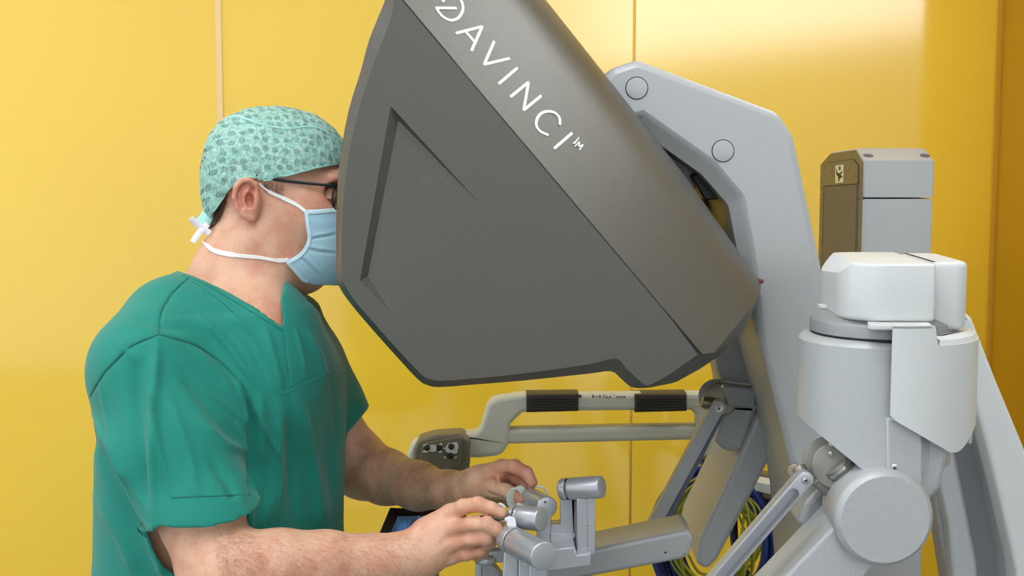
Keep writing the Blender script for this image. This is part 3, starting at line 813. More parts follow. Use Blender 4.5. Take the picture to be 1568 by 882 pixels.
pod = link('control_pod', prism([(629,740),(633,688,4),(640,674,10),(665,667,20),(706,664,12),(720,676,8),(719,715),(716,740)], YR - .03, YR + .03, .006, 4), M['olive'], con)
link('pod_side', prism([(624,696,4),(630,680,8),(642,672,6),(650,680),(650,745),(624,745)], YR + .0, YR + .045, .006), M['cream'], pod)
ins = link('pod_inset', prism([(640,740),(645,686,4),(652,678,6),(690,671,10),(706,669,4),(708,675,3),(706,711,2)], YR - .0335, YR - .028, .0015), M['olive'], pod)
def flat(px, Y=YR - .0345, th=.0006): return prism(px, Y, Y + th, 0)
link('pod_symbol', join([flat([(647,681),(655,680),(656,682),(668,681,2),(668,691,2),(662,692),(656,691),(655,693),(647,693),(648,690),(651,689),(650,684)]),
    flat([(671,681),(677,678),(677,693),(672,694)]), flat([(681,686,2),(686,679,3),(700,677,3),(702,683,2),(700,694,2),(692,696,3),(683,692,3)]), flat([(675,685),(682,686),(682,688),(675,687)]),
    flat([(679,698),(683,700),(684,703),(680,701)]), flat([(700,698),(696,700),(695,703),(699,701)])], 0), M['label_w'], pod)
for (x, y) in ((654,686), (673,686), (691,684), (690,698)):
    w = P(x, y, YR - .036)
    link('joystick', join([lathe(w - Y3 * .012, w + Y3 * .002, [(0, .0025), (.1, .0032), (.6, .003), (.65, .0050), (1, .0058)], 20)]), M['black'], pod)

# ------------------------------------------------------------------ touch screen on the arm rest
YT = 2.10
ts = thing('unused', '', '') if False else None
b0, b1, b2, b3 = P(597, 776, YT + .02), P(690, 779, YT + .02), P(720, 840, YT - .05), P(570, 840, YT - .05)
def slab(q, th, bevel, lift_=0):
    o = Vector(q[0]); ax = (Vector(q[1]) - o).normalized(); nz = ax.cross(Vector(q[3]) - o).normalized()
    if nz.z < 0: nz = -nz
    ay = nz.cross(ax).normalized()
    poly = [Vector(((Vector(p) - o).dot(ax), (Vector(p) - o).dot(ay))) for p in q]
    return extrude_profile(poly, -th, 0, o + nz * lift_, ax, ay, nz) if bevel == 0 else extrude_profile(poly, th, bevel, o + nz * (lift_ - th), ax, ay, nz)
scr = link('touch_screen', slab([b0, b1, b2, b3], .025, .003), mat('dark_brown_bezel', (44, 30, 28), .35), con)
m = bpy.data.materials.new('lit_display'); m.use_nodes = True; nt = m.node_tree; bb = nt.nodes['Principled BSDF']
bb.inputs['Base Color'].default_value = (.02, .03, .05, 1); bb.inputs['Roughness'].default_value = .15
tcn = nt.nodes.new('ShaderNodeTexCoord'); nz_ = nt.nodes.new('ShaderNodeTexNoise'); nz_.inputs['Scale'].default_value = 60; nz_.inputs['Detail'].default_value = 1
mp = nt.nodes.new('ShaderNodeMapping'); mp.inputs['Scale'].default_value = (1.5, .3, .3)
rp_ = nt.nodes.new('ShaderNodeValToRGB'); rp_.color_ramp.elements[0].color = lin((60, 84, 104)); rp_.color_ramp.elements[1].color = lin((90, 150, 230)); rp_.color_ramp.elements[0].position = .5; rp_.color_ramp.elements[1].position = .75
nt.links.new(tcn.outputs['Object'], mp.inputs['Vector']); nt.links.new(mp.outputs[0], nz_.inputs['Vector']); nt.links.new(nz_.outputs['Fac'], rp_.inputs['Fac'])
nt.links.new(rp_.outputs['Color'], bb.inputs['Emission Color']); bb.inputs['Emission Strength'].default_value = .55
link('display', slab([P(609, 792, YT - .003), P(690, 790, YT - .003), P(716, 836, YT - .05), P(590, 836, YT - .05)], .003, .0008, .0022), m, scr)
w0 = P(650, 850, YT); link('screen_arm', join([tube([w0 - Y3 * .0, w0 + Vector((.0, .02, -.25)), Vector((w0.x + .05, 2.2, .35)), Vector((.22, 2.38, .08))], .022, 16)]), M['midgrey'], con)

# console base on the floor (below the frame)
def bx(a, b, bev=.01): return box(a, b, bev)
link('base', join([bx((.18, 1.55, 0), (1.0, 1.68, .12)), bx((.18, 2.32, 0), (1.0, 2.45, .12)), bx((.36, 1.6, .06), (.66, 2.6, .16)), bx((.44, 1.98, .1), (.53, 2.19, .66)), bx((.55, 2.5, 0.0), (.85, 2.95, .10)), bx((.70, 1.95, .05), (.85, 2.1, .66))]), M['grey'], con)

# ------------------------------------------------------------------ cables hung behind the far arm
YK = 2.72
hk = P(1088, 738, YK)
def loop(cx_, cy_, rx, ry, Y, tilt, n=48, wob=2.0, ph=0):
    out = []
    for k in range(n):
        a = 2 * math.pi * k / n
        x = math.cos(a) * rx; y = math.sin(a) * ry
        x, y = x * math.cos(tilt) - y * math.sin(tilt), x * math.sin(tilt) + y * math.cos(tilt)
        out.append(P(cx_ + x + wob * math.sin(3 * a + ph), cy_ + y + wob * math.cos(2 * a + ph), Y + .012 * math.sin(2 * a + ph)))
    return out
me = [tube(loop(1090 + i * 2.5, 830 + (i % 3) * 3, 92 - i * 4.5, 112 - i * 5, YK + .014 * (i % 4) - .02, -.06 + .02 * (i % 3), ph=i), .0068, 8, closed=True) for i in range(7)]
tag(link('blue_cable_coil', join(me, 60), M['blue']), 'thick coil of blue cable hanging behind the far metal arm', 'cable')
me = []
for i in range(11):
    me.append(tube(loop(1093 + 3 * math.sin(i), 815 + 4 * (i % 4), 50 + 4.0 * (i % 5) + (i * 7 % 5), 72 + 3.2 * (i % 5), YK - .06 - .010 * (i % 3), .10 * math.sin(i * 2.1), ph=i * 1.7, wob=7), .0027, 6, closed=True))
tag(link('yellow_green_cable_coil', join(me, 60), M['yelgreen']), 'thin yellow-green earth cables coiled inside the blue cable loop', 'cable')
me = [tube(loop(1150 + i * 3, 820, 26 + 3 * i, 88 - 5 * i, YK + .05 + .01 * i, -.12, ph=i * 2), .0065, 8, closed=True) for i in range(4)]
tag(link('dark_cable_coil', join(me, 60), M['navy']), 'dark navy cables bunched beside the light grey column, right of the yellow-green ones', 'cable')
link('cable_hook', prism([(1160,738,2),(1185,742,2),(1190,760),(1158,752)], 2.45, 2.5, .002), M['white'], con)
link('cable_hanger', join([cyl(hk - Y3 * .14, hk + Y3 * .06, .012, .002, 20), bx((hk.x - .03, YK + .06, hk.z - .05), (hk.x + .52, YK + .10, hk.z + .0), .004)]), M['olive'], con)
# ================================================================== the surgeon
RES = 1.0
class Field:
    def __init__(s, xs, ys, zs):
        s.a = [np.asarray(v, np.float32) for v in (xs, ys, zs)]; s.D = np.full([len(v) for v in s.a], 0.05, np.float32)
    def sub(s, lo, hi):
        i = [(max(0, np.searchsorted(v, l) - 1), min(len(v), np.searchsorted(v, h) + 1)) for v, l, h in zip(s.a, lo, hi)]
        sl = tuple(slice(*k) for k in i)
        return sl, s.a[0][sl[0]][:, None, None], s.a[1][sl[1]][None, :, None], s.a[2][sl[2]][None, None, :]
    def op(s, fn, lo, hi, k=0.01, mode='add'):
        m = k + 0.012
        sl, x, y, z = s.sub([v - m for v in lo], [v + m for v in hi])
        if min(sl[i].stop - sl[i].start for i in range(3)) < 2: return
        d = fn(x, y, z).astype(np.float32); D = s.D[sl]
        if mode == 'add': a, b = D, d
        else: a, b = -D, d
        h = np.maximum(k - np.abs(a - b), 0) / max(k, 1e-6)
        r = np.minimum(a, b) - h * h * k * 0.25
        s.D[sl] = r if mode == 'add' else -r

def ell(F, c, r, k=.01, R=None, mode='add'):
    c = np.array(c, float); r = np.array(r, float); m = max(r); R = np.eye(3) if R is None else np.array(R)
    def fn(x, y, z):
        X, Y_, Z = x - c[0], y - c[1], z - c[2]
        q = [(R[0][i] * X + R[1][i] * Y_ + R[2][i] * Z) for i in range(3)]
        k0 = np.sqrt(sum((q[i] / r[i]) ** 2 for i in range(3))); k1 = np.sqrt(sum((q[i] / r[i] ** 2) ** 2 for i in range(3))) + 1e-6
        return k0 * (k0 - 1) / k1
    F.op(fn, c - m, c + m, k, mode)

def cone(F, a, b, ra, rb, k=.01, mode='add', flat=None):
    a = np.array(a, float); b = np.array(b, float); ab = b - a; L2 = ab @ ab + 1e-12; m = max(ra, rb)
    def fn(x, y, z):
        X, Y_, Z = x - a[0], y - a[1], z - a[2]
        t = np.clip((X * ab[0] + Y_ * ab[1] + Z * ab[2]) / L2, 0, 1)
        dx, dy, dz = X - t * ab[0], Y_ - t * ab[1], Z - t * ab[2]
        if flat is not None:
            n, f = flat; q = (dx * n[0] + dy * n[1] + dz * n[2]) * (f - 1); dx, dy, dz = dx + q * n[0], dy + q * n[1], dz + q * n[2]
        return np.sqrt(dx * dx + dy * dy + dz * dz) - (ra + (rb - ra) * t)
    F.op(fn, np.minimum(a, b) - m, np.maximum(a, b) + m, k, mode)

def chain(F, pts, k=.01, kk=.004, mode='add', flat=None):
    """pts: (px,py,Y,r_mm)"""
    q = [(np.array(P(p[0], p[1], p[2])), p[3] / 1000) for p in pts]
    if mode == 'sub':
        for (a, ra), (b, rb) in zip(q, q[1:]): cone(F, a, b, ra, rb, k, mode, flat)
        return
    ks = [k] + [kk] * (len(q) - 2)
    lo = np.min([a - r for a, r in q], 0); hi = np.max([a + r for a, r in q], 0)
    def fn(x, y, z):
        out = None
        for (a, ra), (b, rb) in zip(q, q[1:]):
            ab = b - a; L2 = ab @ ab + 1e-12
            X, Y_, Z = x - a[0], y - a[1], z - a[2]
            t = np.clip((X * ab[0] + Y_ * ab[1] + Z * ab[2]) / L2, 0, 1)
            dx, dy, dz = X - t * ab[0], Y_ - t * ab[1], Z - t * ab[2]
            if flat is not None:
                n, f = flat; w = (dx * n[0] + dy * n[1] + dz * n[2]) * (f - 1); dx, dy, dz = dx + w * n[0], dy + w * n[1], dz + w * n[2]
            d = np.sqrt(dx * dx + dy * dy + dz * dz) - (ra + (rb - ra) * t)
            if out is None: out = d
            else:
                h = np.maximum(kk - np.abs(out - d), 0) / kk; out = np.minimum(out, d) - h * h * kk * .25
        return out
    F.op(fn, lo, hi, k, mode)

def loft(F, keys, yaw, n=2.3, k=.02, mode='add', grow=0.0):
    """keys (z, cx, cy, a(side), b(front)) ascending z"""
    keys = sorted(keys); K = np.array(keys, float); cs, sn = math.cos(yaw), math.sin(yaw)
    am = K[:, 3].max() + grow
    lo = (K[:, 1].min() - am, K[:, 2].min() - am, K[0, 0]); hi = (K[:, 1].max() + am, K[:, 2].max() + am, K[-1, 0])
    def fn(x, y, z):
        zz = np.clip(z.ravel(), K[0, 0], K[-1, 0])
        g = [np.interp(zz, K[:, 0], K[:, i])[None, None, :] for i in range(1, 5)]
        X, Y_ = x - g[0], y - g[1]
        f = X * cs - Y_ * sn          # towards where he faces
        s_ = X * sn + Y_ * cs
        a, b = g[2] + grow, g[3] + grow
        d = ((np.abs(s_) / a) ** n + (np.abs(f) / b) ** n) ** (1 / n)
        d = (d - 1) * np.minimum(a, b)
        dz = np.maximum(K[0, 0] - z, z - K[-1, 0])
        return np.maximum(d, dz)
    F.op(fn, lo, hi, k, mode)

def surface(F, smooth=2):
    D = F.D; I = D < 0; nx, ny, nz = D.shape
    c = I[:-1, :-1, :-1].astype(np.int8)
    for i in (0, 1):
        for j in (0, 1):
            for k in (0, 1):
                if i + j + k: c = c + I[i:nx - 1 + i, j:ny - 1 + j, k:nz - 1 + k]
    act = (c > 0) & (c < 8); cells = np.argwhere(act); idx = np.full(act.shape, -1, np.int32); idx[act] = np.arange(len(cells))
    acc = np.zeros((len(cells), 3)); cnt = np.zeros(len(cells))
    ci, cj, ck = cells.T
    corners = [(i, j, k) for i in (0, 1) for j in (0, 1) for k in (0, 1)]
    for a in corners:
        for ax in range(3):
            if a[ax] == 0:
                b = list(a); b[ax] = 1
                da = D[ci + a[0], cj + a[1], ck + a[2]]; db = D[ci + b[0], cj + b[1], ck + b[2]]
                m = (da < 0) != (db < 0)
                t = np.where(m, da / np.where(m, da - db, 1), 0)
                p = np.array(a, float)[None].repeat(len(cells), 0); p[:, ax] += t
                acc[m] += p[m]; cnt[m] += 1
    loc = cells + acc / cnt[:, None]
    V = np.stack([np.interp(loc[:, i], np.arange(len(F.a[i])), F.a[i]) for i in range(3)], 1)
    Q = []
    for ax in range(3):
        s0 = [slice(None)] * 3; s1 = [slice(None)] * 3; s0[ax] = slice(0, -1); s1[ax] = slice(1, None)
        e = I[tuple(s0)] != I[tuple(s1)]
        o = [d for d in range(3) if d != ax]
        pts = np.argwhere(e)
        ok = (pts[:, o[0]] > 0) & (pts[:, o[1]] > 0) & (pts[:, o[0]] < D.shape[o[0]] - 1) & (pts[:, o[1]] < D.shape[o[1]] - 1)
        pts = pts[ok]
        def g(da, db):
            q = pts.copy(); q[:, o[0]] -= da; q[:, o[1]] -= db; return idx[q[:, 0], q[:, 1], q[:, 2]]
        quad = np.stack([g(0, 0), g(1, 0), g(1, 1), g(0, 1)], 1)
        ins = I[tuple(pts.T)]
        flip = ins if ax != 1 else ~ins
        quad[~flip] = quad[~flip][:, ::-1]
        Q.append(quad)
    Q = np.concatenate(Q); Q = Q[(Q >= 0).all(1)]
    for _ in range(smooth):
        S = np.zeros_like(V); N = np.zeros(len(V))
        for a, b in ((0, 1), (1, 2), (2, 3), (3, 0)):
            np.add.at(S, Q[:, a], V[Q[:, b]]); np.add.at(S, Q[:, b], V[Q[:, a]])
            np.add.at(N, Q[:, a], 1); np.add.at(N, Q[:, b], 1)
        V = V * .5 + .5 * S / np.maximum(N, 1)[:, None]
    return V, Q

def to_mesh(V, Q):
    me = bpy.data.meshes.new('mesh'); me.vertices.add(len(V)); me.vertices.foreach_set('co', V.astype(np.float32).ravel())
    me.loops.add(len(Q) * 4); me.loops.foreach_set('vertex_index', Q.astype(np.int32).ravel())
    me.polygons.add(len(Q)); me.polygons.foreach_set('loop_start', np.arange(len(Q), dtype=np.int32) * 4)
    me.update(calc_edges=True); me.validate(); me.shade_smooth(); return me

def normals(V, Q):
    n = np.cross(V[Q[:, 2]] - V[Q[:, 0]], V[Q[:, 3]] - V[Q[:, 1]]); N = np.zeros_like(V)
    for i in range(4): np.add.at(N, Q[:, i], n)
    return N / (np.linalg.norm(N, axis=1)[:, None] + 1e-12)

def axis(segs):
    """segs: list of (start, step) ... final end"""
    out = []
    for (a, st), nx in zip(segs[:-1], segs[1:]):
        b = nx[0]; n = max(1, int(round((b - a) / (st * RES)))); out += list(a + (b - a) * np.arange(n) / n)
    return out + [segs[-1][0]]

def ridges(V, N, rules, sgn=None):
    """rules: (polyline in px, half width px, height m); moves vertices along their normals"""
    px, py = unproject(V); d = np.zeros(len(V))
    for line, w, h, *yr in rules:
        best = np.full(len(V), 1e9); tt = np.zeros(len(V)); L = len(line) - 1
        for i in range(L):
            a = np.array(line[i], float); b = np.array(line[i + 1], float); ab = b - a; l2 = ab @ ab
            t = np.clip(((px - a[0]) * ab[0] + (py - a[1]) * ab[1]) / l2, 0, 1)
            q = np.hypot(px - a[0] - t * ab[0], py - a[1] - t * ab[1]); m = q < best
            best[m] = q[m]; tt[m] = (i + t[m]) / L
        amp = np.exp(-(best / w) ** 2) * h * np.clip(4 * np.minimum(tt, 1 - tt) + .15, 0, 1)
        m = (N[:, 1] if sgn is None else N[:, 1] * sgn) < 0.25
        if yr: m &= (V[:, 1] > yr[0]) & (V[:, 1] < yr[1])
        d += np.where(m, amp, 0)
    return V + N * (d if sgn is None else d * sgn)[:, None]

YHd = 2.0
man = thing('person', 'man in green scrubs, turquoise cap and blue mask, face in the hood, gripping controllers', 'person', (P(335, 800, 1.98).x, 1.98, 0))

# ------------------------------------------------------------------ body: one continuous surface
YAW = math.radians(30)
FW = np.array([math.cos(YAW), -math.sin(YAW), 0]); SD = np.array([math.sin(YAW), math.cos(YAW), 0])
torso_px = [  # row, left, right silhouette of the shirt
 (1010, 150, 532), (882, 152, 514), (820, 156, 512), (760, 157, 513), (700, 158, 515), (650, 158, 517), (600, 159, 517), (560, 176, 508), (530, 200, 490), (500, 236, 462)]
def torso_keys(gr=0.0, Yc=1.96):
    out = []
    for py, l, r in torso_px:
        a = P(l, py, Yc); b = P(r, py, Yc); h = (b.x - a.x) / 2 * .93; A = h / .773 - gr; B = .68 * h / .773 - gr
        out.append((a.z, (a.x + b.x) / 2 + .008, Yc, A, B))
    return out
body = Field(axis([(-.68, .006), (-.56, .0026), (-.17, .0014), (.025, .0014), (.05, .008), (.42, .008)]),
             axis([(1.58, .006), (1.66, .0020), (1.90, .0020), (2.08, .0026), (2.32, .006), (2.40, .006)]),
             axis([(-.01, .009), (.58, .0022), (1.10, .0022), (1.44, .0022)]))
B_ = body
loft(B_, torso_keys(.012), YAW, 2.2, .02)
# hips, legs seated on the stool, feet on the floor
hipc = np.array([P(335, 882, 1.96).x, 1.96, .60])
for s, ft in ((-1, 1), (1, 1)):
    h0 = hipc + SD * s * .09 + np.array([0, 0, 0.0]); kn = h0 + FW * .37 + SD * s * .03 + np.array([0, 0, -.03]); an = kn + FW * .02 + np.array([0, 0, -.47])
    cone(B_, h0, kn, .078, .05, .03); cone(B_, kn, an, .05, .034, .02); cone(B_, an + np.array([0, 0, -.02]), an + FW * .15 + np.array([0, 0, -.04]), .034, .026, .02)
ell(B_, hipc + np.array([0, 0, 0.02]), (.15, .16, .10), .04)
# neck and shoulders under the shirt
chain(B_, [(386, 372, 1.995, 60), (366, 430, 1.985, 63), (340, 500, 1.975, 74)], .02, .03)
chain(B_, [(340, 496, 1.97, 58), (270, 528, 1.87, 56), (232, 568, 1.82, 56)], .03, .02)
chain(B_, [(345, 490, 1.99, 60), (420, 520, 2.08, 62), (450, 560, 2.13, 62)], .03, .02)
ell(B_, P(390, 545, 1.93), (.085, .10, .10), .04)
# head
ell(B_, P(411, 262, YHd), (.0925, .076, .087), .02)
ell(B_, P(447, 280, YHd), (.078, .068, .072), .02)
ell(B_, P(452, 350, YHd), (.066, .060, .066), .03)
ell(B_, P(420, 335, YHd), (.070, .066, .062), .03)
ell(B_, P(480, 385, YHd), (.042, .042, .034), .03)
chain(B_, [(385, 372, 1.945, 20), (425, 405, 1.955, 18), (470, 420, 1.985, 17)], .035, .02)     # jaw line
chain(B_, [(385, 372, 2.055, 20), (425, 405, 2.045, 18), (470, 420, 2.015, 17)], .035, .02)
ell(B_, P(478, 330, 1.955), (.030, .022, .026), .03)      # cheeks
ell(B_, P(478, 330, 2.045), (.030, .022, .026), .03)
chain(B_, [(524, 283, 2.0, 8), (545, 318, 2.0, 9), (548, 328, 2.0, 12)], .014, .008)              # nose
ell(B_, P(541, 332, 1.989), (.010, .008, .008), .006); ell(B_, P(541, 332, 2.011), (.010, .008, .008), .006)
ell(B_, P(517, 272, YHd), (.020, .050, .012), .02)        # brow
for Y, s in ((1.968, 1), (2.032, -1)):
    ell(B_, P(512, 296, Y), (.018, .018, .016), .014, mode='sub')
    ell(B_, P(504, 298, Y + .002 * s), (.0125, .0125, .0120), .003)   # lidded eye
    chain(B_, [(496, 301, Y - .010 * s, 1.6), (504, 304, Y - .0115 * s, 1.4), (511, 303, Y - .008 * s, 1.2)], .002, .002)
ell(B_, P(522, 362, YHd), (.014, .026, .012), .012)       # mouth, under the mask
ell(B_, P(514, 390, YHd), (.022, .024, .018), .02)        # chin
# ears
for Y, s in ((1.919, -1), (2.081, 1)):
    q = lambda x, y, dy, r: (x, y, Y + dy * .001 * s, r)
    ell(B_, P(376, 304, Y), (.0170, .0065, .0285), .004, R=Matrix.Rotation(math.radians(-8), 3, 'Y'))
    ell(B_, P(386, 308, Y - .004 * s), (.012, .012, .022), .010)
    ell(B_, P(382, 307, Y + .005 * s), (.0070, .0125, .0105), .003, R=Matrix.Rotation(math.radians(-8), 3, 'Y'), mode='sub')
    chain(B_, [q(387, 284, 6.5, 2.6), q(377, 285, 7, 2.6), q(368, 293, 7, 2.4), q(367, 307, 7, 2.2), q(372, 319, 7, 2.0)], .003, .003, mode='sub')
    ell(B_, P(387, 291, Y + .005 * s), (.0042, .008, .0045), .003, mode='sub')
    chain(B_, [q(394, 294, 3, 2.8), q(392, 282, 4, 3.2), q(382, 275.5, 6, 3.6), q(370, 277, 8, 3.7), q(361, 287, 10, 3.7), q(359, 302, 10, 3.5), q(364, 318, 8, 3.2), q(372, 331, 5, 4.0)], .0025, .003)
    chain(B_, [q(379, 292, 6, 1.8), q(374, 298, 7, 2.2), q(373, 309, 7, 2.2), q(378, 320, 6, 2.4), q(386, 321, 5, 2.6)], .002, .003)
    chain(B_, [q(375, 324, 3, 4.6), q(383, 334, 2, 5.2), q(388, 336, 1, 4.6)], .004, .004)
    chain(B_, [q(393, 303, 4, 3.2), q(392, 310, 5, 3.2)], .003, .003)
# near (right) arm
chain(B_, [(232, 568, 1.81, 54), (262, 680, 1.765, 54), (308, 790, 1.74, 50), (332, 868, 1.715, 46), (350, 884, 1.705, 45)], .03, .02)
yn = np.array([0, 1.0, 0])
chain(B_, [(345, 884, 1.705, 45), (372, 876, 1.705, 46), (430, 866, 1.71, 42), (500, 862, 1.725, 37), (570, 861, 1.74, 32), (628, 852, 1.75, 28.5), (655, 842, 1.757, 29)], .02, .02, flat=(yn, 1.08))
# near hand: back of the hand towards the camera
chain(B_, [(650, 843, 1.757, 28), (672, 824, 1.760, 27)], .014, .01, flat=(yn, 1.4))
mc = [(692, 786, 1.760), (693, 808, 1.750), (693, 832, 1.752), (690, 852, 1.762)]
for (x, y, Y), r in zip(mc, (11.5, 11.5, 11, 10.5)):
    chain(B_, [(652, 826 + (y - 815) * .5, 1.758, 16), (x - 3, y, Y, r)], .010, .01)
chain(B_, [(652, 822, 1.768, 14), (690, 800, 1.785, 15)], .012, .01)
for (x, y, Y) in mc: ell(B_, P(x + 1, y, Y - .0075), (.0085, .006, .0080), .008)
chain(B_, [(690, 786, 1.758, 11), (710, 776, 1.742, 10.0), (732, 772, 1.732, 9.6), (753, 778, 1.728, 7.9), (768, 785.5, 1.728, 7.2)], .006, .003)          # index
chain(B_, [(693, 808, 1.748, 11), (720, 803, 1.724, 9.8), (746, 803, 1.714, 8.8), (758, 809, 1.713, 8.2), (766, 816, 1.716, 7.6)], .003, .003)             # middle
chain(B_, [(695, 832, 1.750, 10.5), (720, 827, 1.726, 9.4), (744, 824, 1.722, 9.2), (751, 829, 1.738, 8.4), (744, 836, 1.752, 7.6)], .003, .003)            # ring
chain(B_, [(692, 852, 1.762, 10), (714, 848, 1.742, 8.8), (734, 843, 1.738, 8.4), (739, 846, 1.754, 7.8), (730, 852, 1.768, 7.2)], .003, .003)              # little
chain(B_, [(672, 812, 1.785, 14), (706, 806, 1.800, 12), (740, 800, 1.795, 10.5), (764, 801, 1.770, 9)], .012, .006)                                        # thumb, behind
for a, b, c in ((733, 770.5, 1.7265), (746, 799, 1.7115), (743, 820, 1.7195)): ell(B_, P(a, b - 1, c), (.0065, .004, .0065), .006)
ell(B_, P(704, 793, 1.757), (.010, .007, .007), .006)
# far (left) arm
chain(B_, [(450, 560, 2.13, 55), (490, 630, 2.16, 50), (545, 706, 2.18, 44), (560, 722, 2.175, 42)], .03, .02)
chain(B_, [(552, 716, 2.18, 43), (590, 730, 2.13, 39.5), (640, 744, 2.06, 33), (690, 752, 1.99, 26), (716, 750, 1.955, 24)], .02, .02)
# far hand: thumb side towards the camera
chain(B_, [(714, 749, 1.955, 24), (735, 739, 1.94, 22.5)], .012, .01)
chain(B_, [(735, 738, 1.94, 21), (757, 728, 1.935, 16)], .014, .01)
chain(B_, [(735, 744, 1.955, 20), (760, 738, 1.96, 15)], .012, .01)
chain(B_, [(757, 726, 1.935, 15), (768, 716, 1.925, 11.5), (788, 715, 1.905, 10.2), (806, 724, 1.890, 8.8), (815, 739, 1.882, 7.6)], .010, .004)             # index
chain(B_, [(760, 734, 1.955, 12), (775, 728, 1.945, 10.2), (793, 732, 1.925, 9.2), (806, 744, 1.905, 7.8)], .006, .004)                                    # middle
chain(B_, [(758, 746, 1.965, 12), (776, 744, 1.960, 9.8), (790, 750, 1.945, 8.6), (797, 760, 1.925, 7.8)], .006, .004)                                     # ring
chain(B_, [(750, 756, 1.968, 12), (766, 762, 1.965, 9.2), (781, 768, 1.950, 8.2), (788, 772, 1.935, 7.4)], .006, .004)                                     # little
chain(B_, [(736, 750, 1.93, 18), (756, 749, 1.905, 13.5), (776, 754, 1.882, 11), (789, 761, 1.864, 8.4), (798, 764, 1.855, 7.8)], .012, .005)              # thumb
def subfield(x0, x1, y0, y1, z0, z1):
    i = [(np.searchsorted(v, l), np.searchsorted(v, h)) for v, l, h in zip(B_.a, (x0, y0, z0), (x1, y1, z1))]
    f = Field(*[v[a:b] for v, (a, b) in zip(B_.a, i)]); f.D = B_.D[tuple(slice(*k) for k in i)].copy(); return f
mk = subfield(P(425, 300, 2).x, P(590, 300, 2).x, 1.90, 2.10, P(400, 440, 2).z, P(400, 312, 2).z)
hf = subfield(P(300, 300, 2).x, P(470, 300, 2).x, 1.90, 2.10, P(400, 352, 2).z, P(400, 250, 2).z)
V, Q = surface(B_, 2); del body, B_
N = normals(V, Q)
# tendons, veins, creases in the skin
sk = [([(663,836),(688,812)], 5, .0009, 0, 1.8), ([(663,850),(690,832)], 5, .0008, 0, 1.8), ([(698,795),(712,791),(730,788)], 2.4, -.0014, 0, 1.80), ([(700,819),(722,815),(742,813)], 2.2, -.0012, 0, 1.8),
      ([(700,841),(722,837),(742,834)], 2.2, -.0012, 0, 1.8), ([(757,722),(762,735),(757,744)], 2.2, -.0022, 1.85, 2.0), ([(768,724),(782,727),(790,740)], 2.2, -.0018, 1.85, 2.0),
      ([(728,763),(729.5,770)], 1.3, -.0007, 0, 1.8), ([(732,762),(733.5,770)], 1.3, -.0007, 0, 1.8), ([(736.5,763),(738,770)], 1.3, -.0006, 0, 1.8), ([(742,797),(743,805)], 1.3, -.0007, 0, 1.8), ([(746,797),(747.5,805)], 1.3, -.0007, 0, 1.8), ([(741,819),(742,827)], 1.3, -.0006, 0, 1.8), ([(745,819),(746,827)], 1.3, -.0006, 0, 1.8),
      ([(762,722),(768,732),(770,742)], 1.6, -.0012, 1.85, 2.0), ([(740,748),(752,757),(766,760)], 1.6, -.0010, 1.85, 2.0), ([(742,754),(765,762),(784,770)], 2.4, -.0015, 1.85, 2.0), ([(640,832),(650,850),(654,870)], 6, -.0010, 0, 1.8)]
V = ridges(V, N, sk)
skin = bpy.data.materials.new('skin'); skin.use_nodes = True; nt = skin.node_tree; b = nt.nodes['Principled BSDF']
tc = nt.nodes.new('ShaderNodeTexCoord'); n1 = nt.nodes.new('ShaderNodeTexNoise'); n1.inputs['Scale'].default_value = 28; n1.inputs['Detail'].default_value = 4
n2 = nt.nodes.new('ShaderNodeTexNoise'); n2.inputs['Scale'].default_value = 260; n2.inputs['Detail'].default_value = 2
r1 = nt.nodes.new('ShaderNodeValToRGB'); r1.color_ramp.elements[0].color = lin((216, 172, 144)); r1.color_ramp.elements[1].color = lin((202, 144, 116)); r1.color_ramp.elements[0].position = .42; r1.color_ramp.elements[1].position = .68
mx = nt.nodes.new('ShaderNodeMix'); mx.data_type = 'RGBA'; mx.blend_type = 'MULTIPLY'; mx.inputs[0].default_value = 1
r2 = nt.nodes.new('ShaderNodeValToRGB'); r2.color_ramp.elements[0].color = (.94, .91, .89, 1); r2.color_ramp.elements[1].color = (1.04, 1.02, 1.0, 1); r2.color_ramp.elements[0].position = .30; r2.color_ramp.elements[1].position = .45
for q in (n1, n2): nt.links.new(tc.outputs['Object'], q.inputs['Vector'])
nt.links.new(n1.outputs['Fac'], r1.inputs['Fac']); nt.links.new(n2.outputs['Fac'], r2.inputs['Fac'])
nt.links.new(r1.outputs['Color'], mx.inputs[6]); nt.links.new(r2.outputs['Color'], mx.inputs[7])
# redder skin where blood shows: ear, cheek, knuckles, finger tips (a vertex attribute of the body)
at = nt.nodes.new('ShaderNodeAttribute'); at.attribute_name = 'flush'
mx2 = nt.nodes.new('ShaderNodeMix'); mx2.data_type = 'RGBA'; mx2.blend_type = 'MIX'; mx2.inputs[7].default_value = lin((206, 112, 98))
nt.links.new(at.outputs['Fac'], mx2.inputs[0]); nt.links.new(mx.outputs[2], mx2.inputs[6]); nt.links.new(mx2.outputs[2], b.inputs['Base Color'])
b.inputs['Roughness'].default_value = .48; b.inputs['Subsurface Weight'].default_value = .12; b.inputs['Subsurface Radius'].default_value = (.012, .005, .003); b.inputs['Subsurface Scale'].default_value = .5
bp = nt.nodes.new('ShaderNodeBump'); bp.inputs['Strength'].default_value = .28; bp.inputs['Distance'].default_value = .0012
n3 = nt.nodes.new('ShaderNodeTexNoise'); n3.inputs['Scale'].default_value = 420; n3.inputs['Detail'].default_value = 3
nt.links.new(tc.outputs['Object'], n3.inputs['Vector']); nt.links.new(n3.outputs['Fac'], bp.inputs['Height']); nt.links.new(bp.outputs['Normal'], b.inputs['Normal'])
me = to_mesh(V, Q)
fl = np.zeros(len(V))
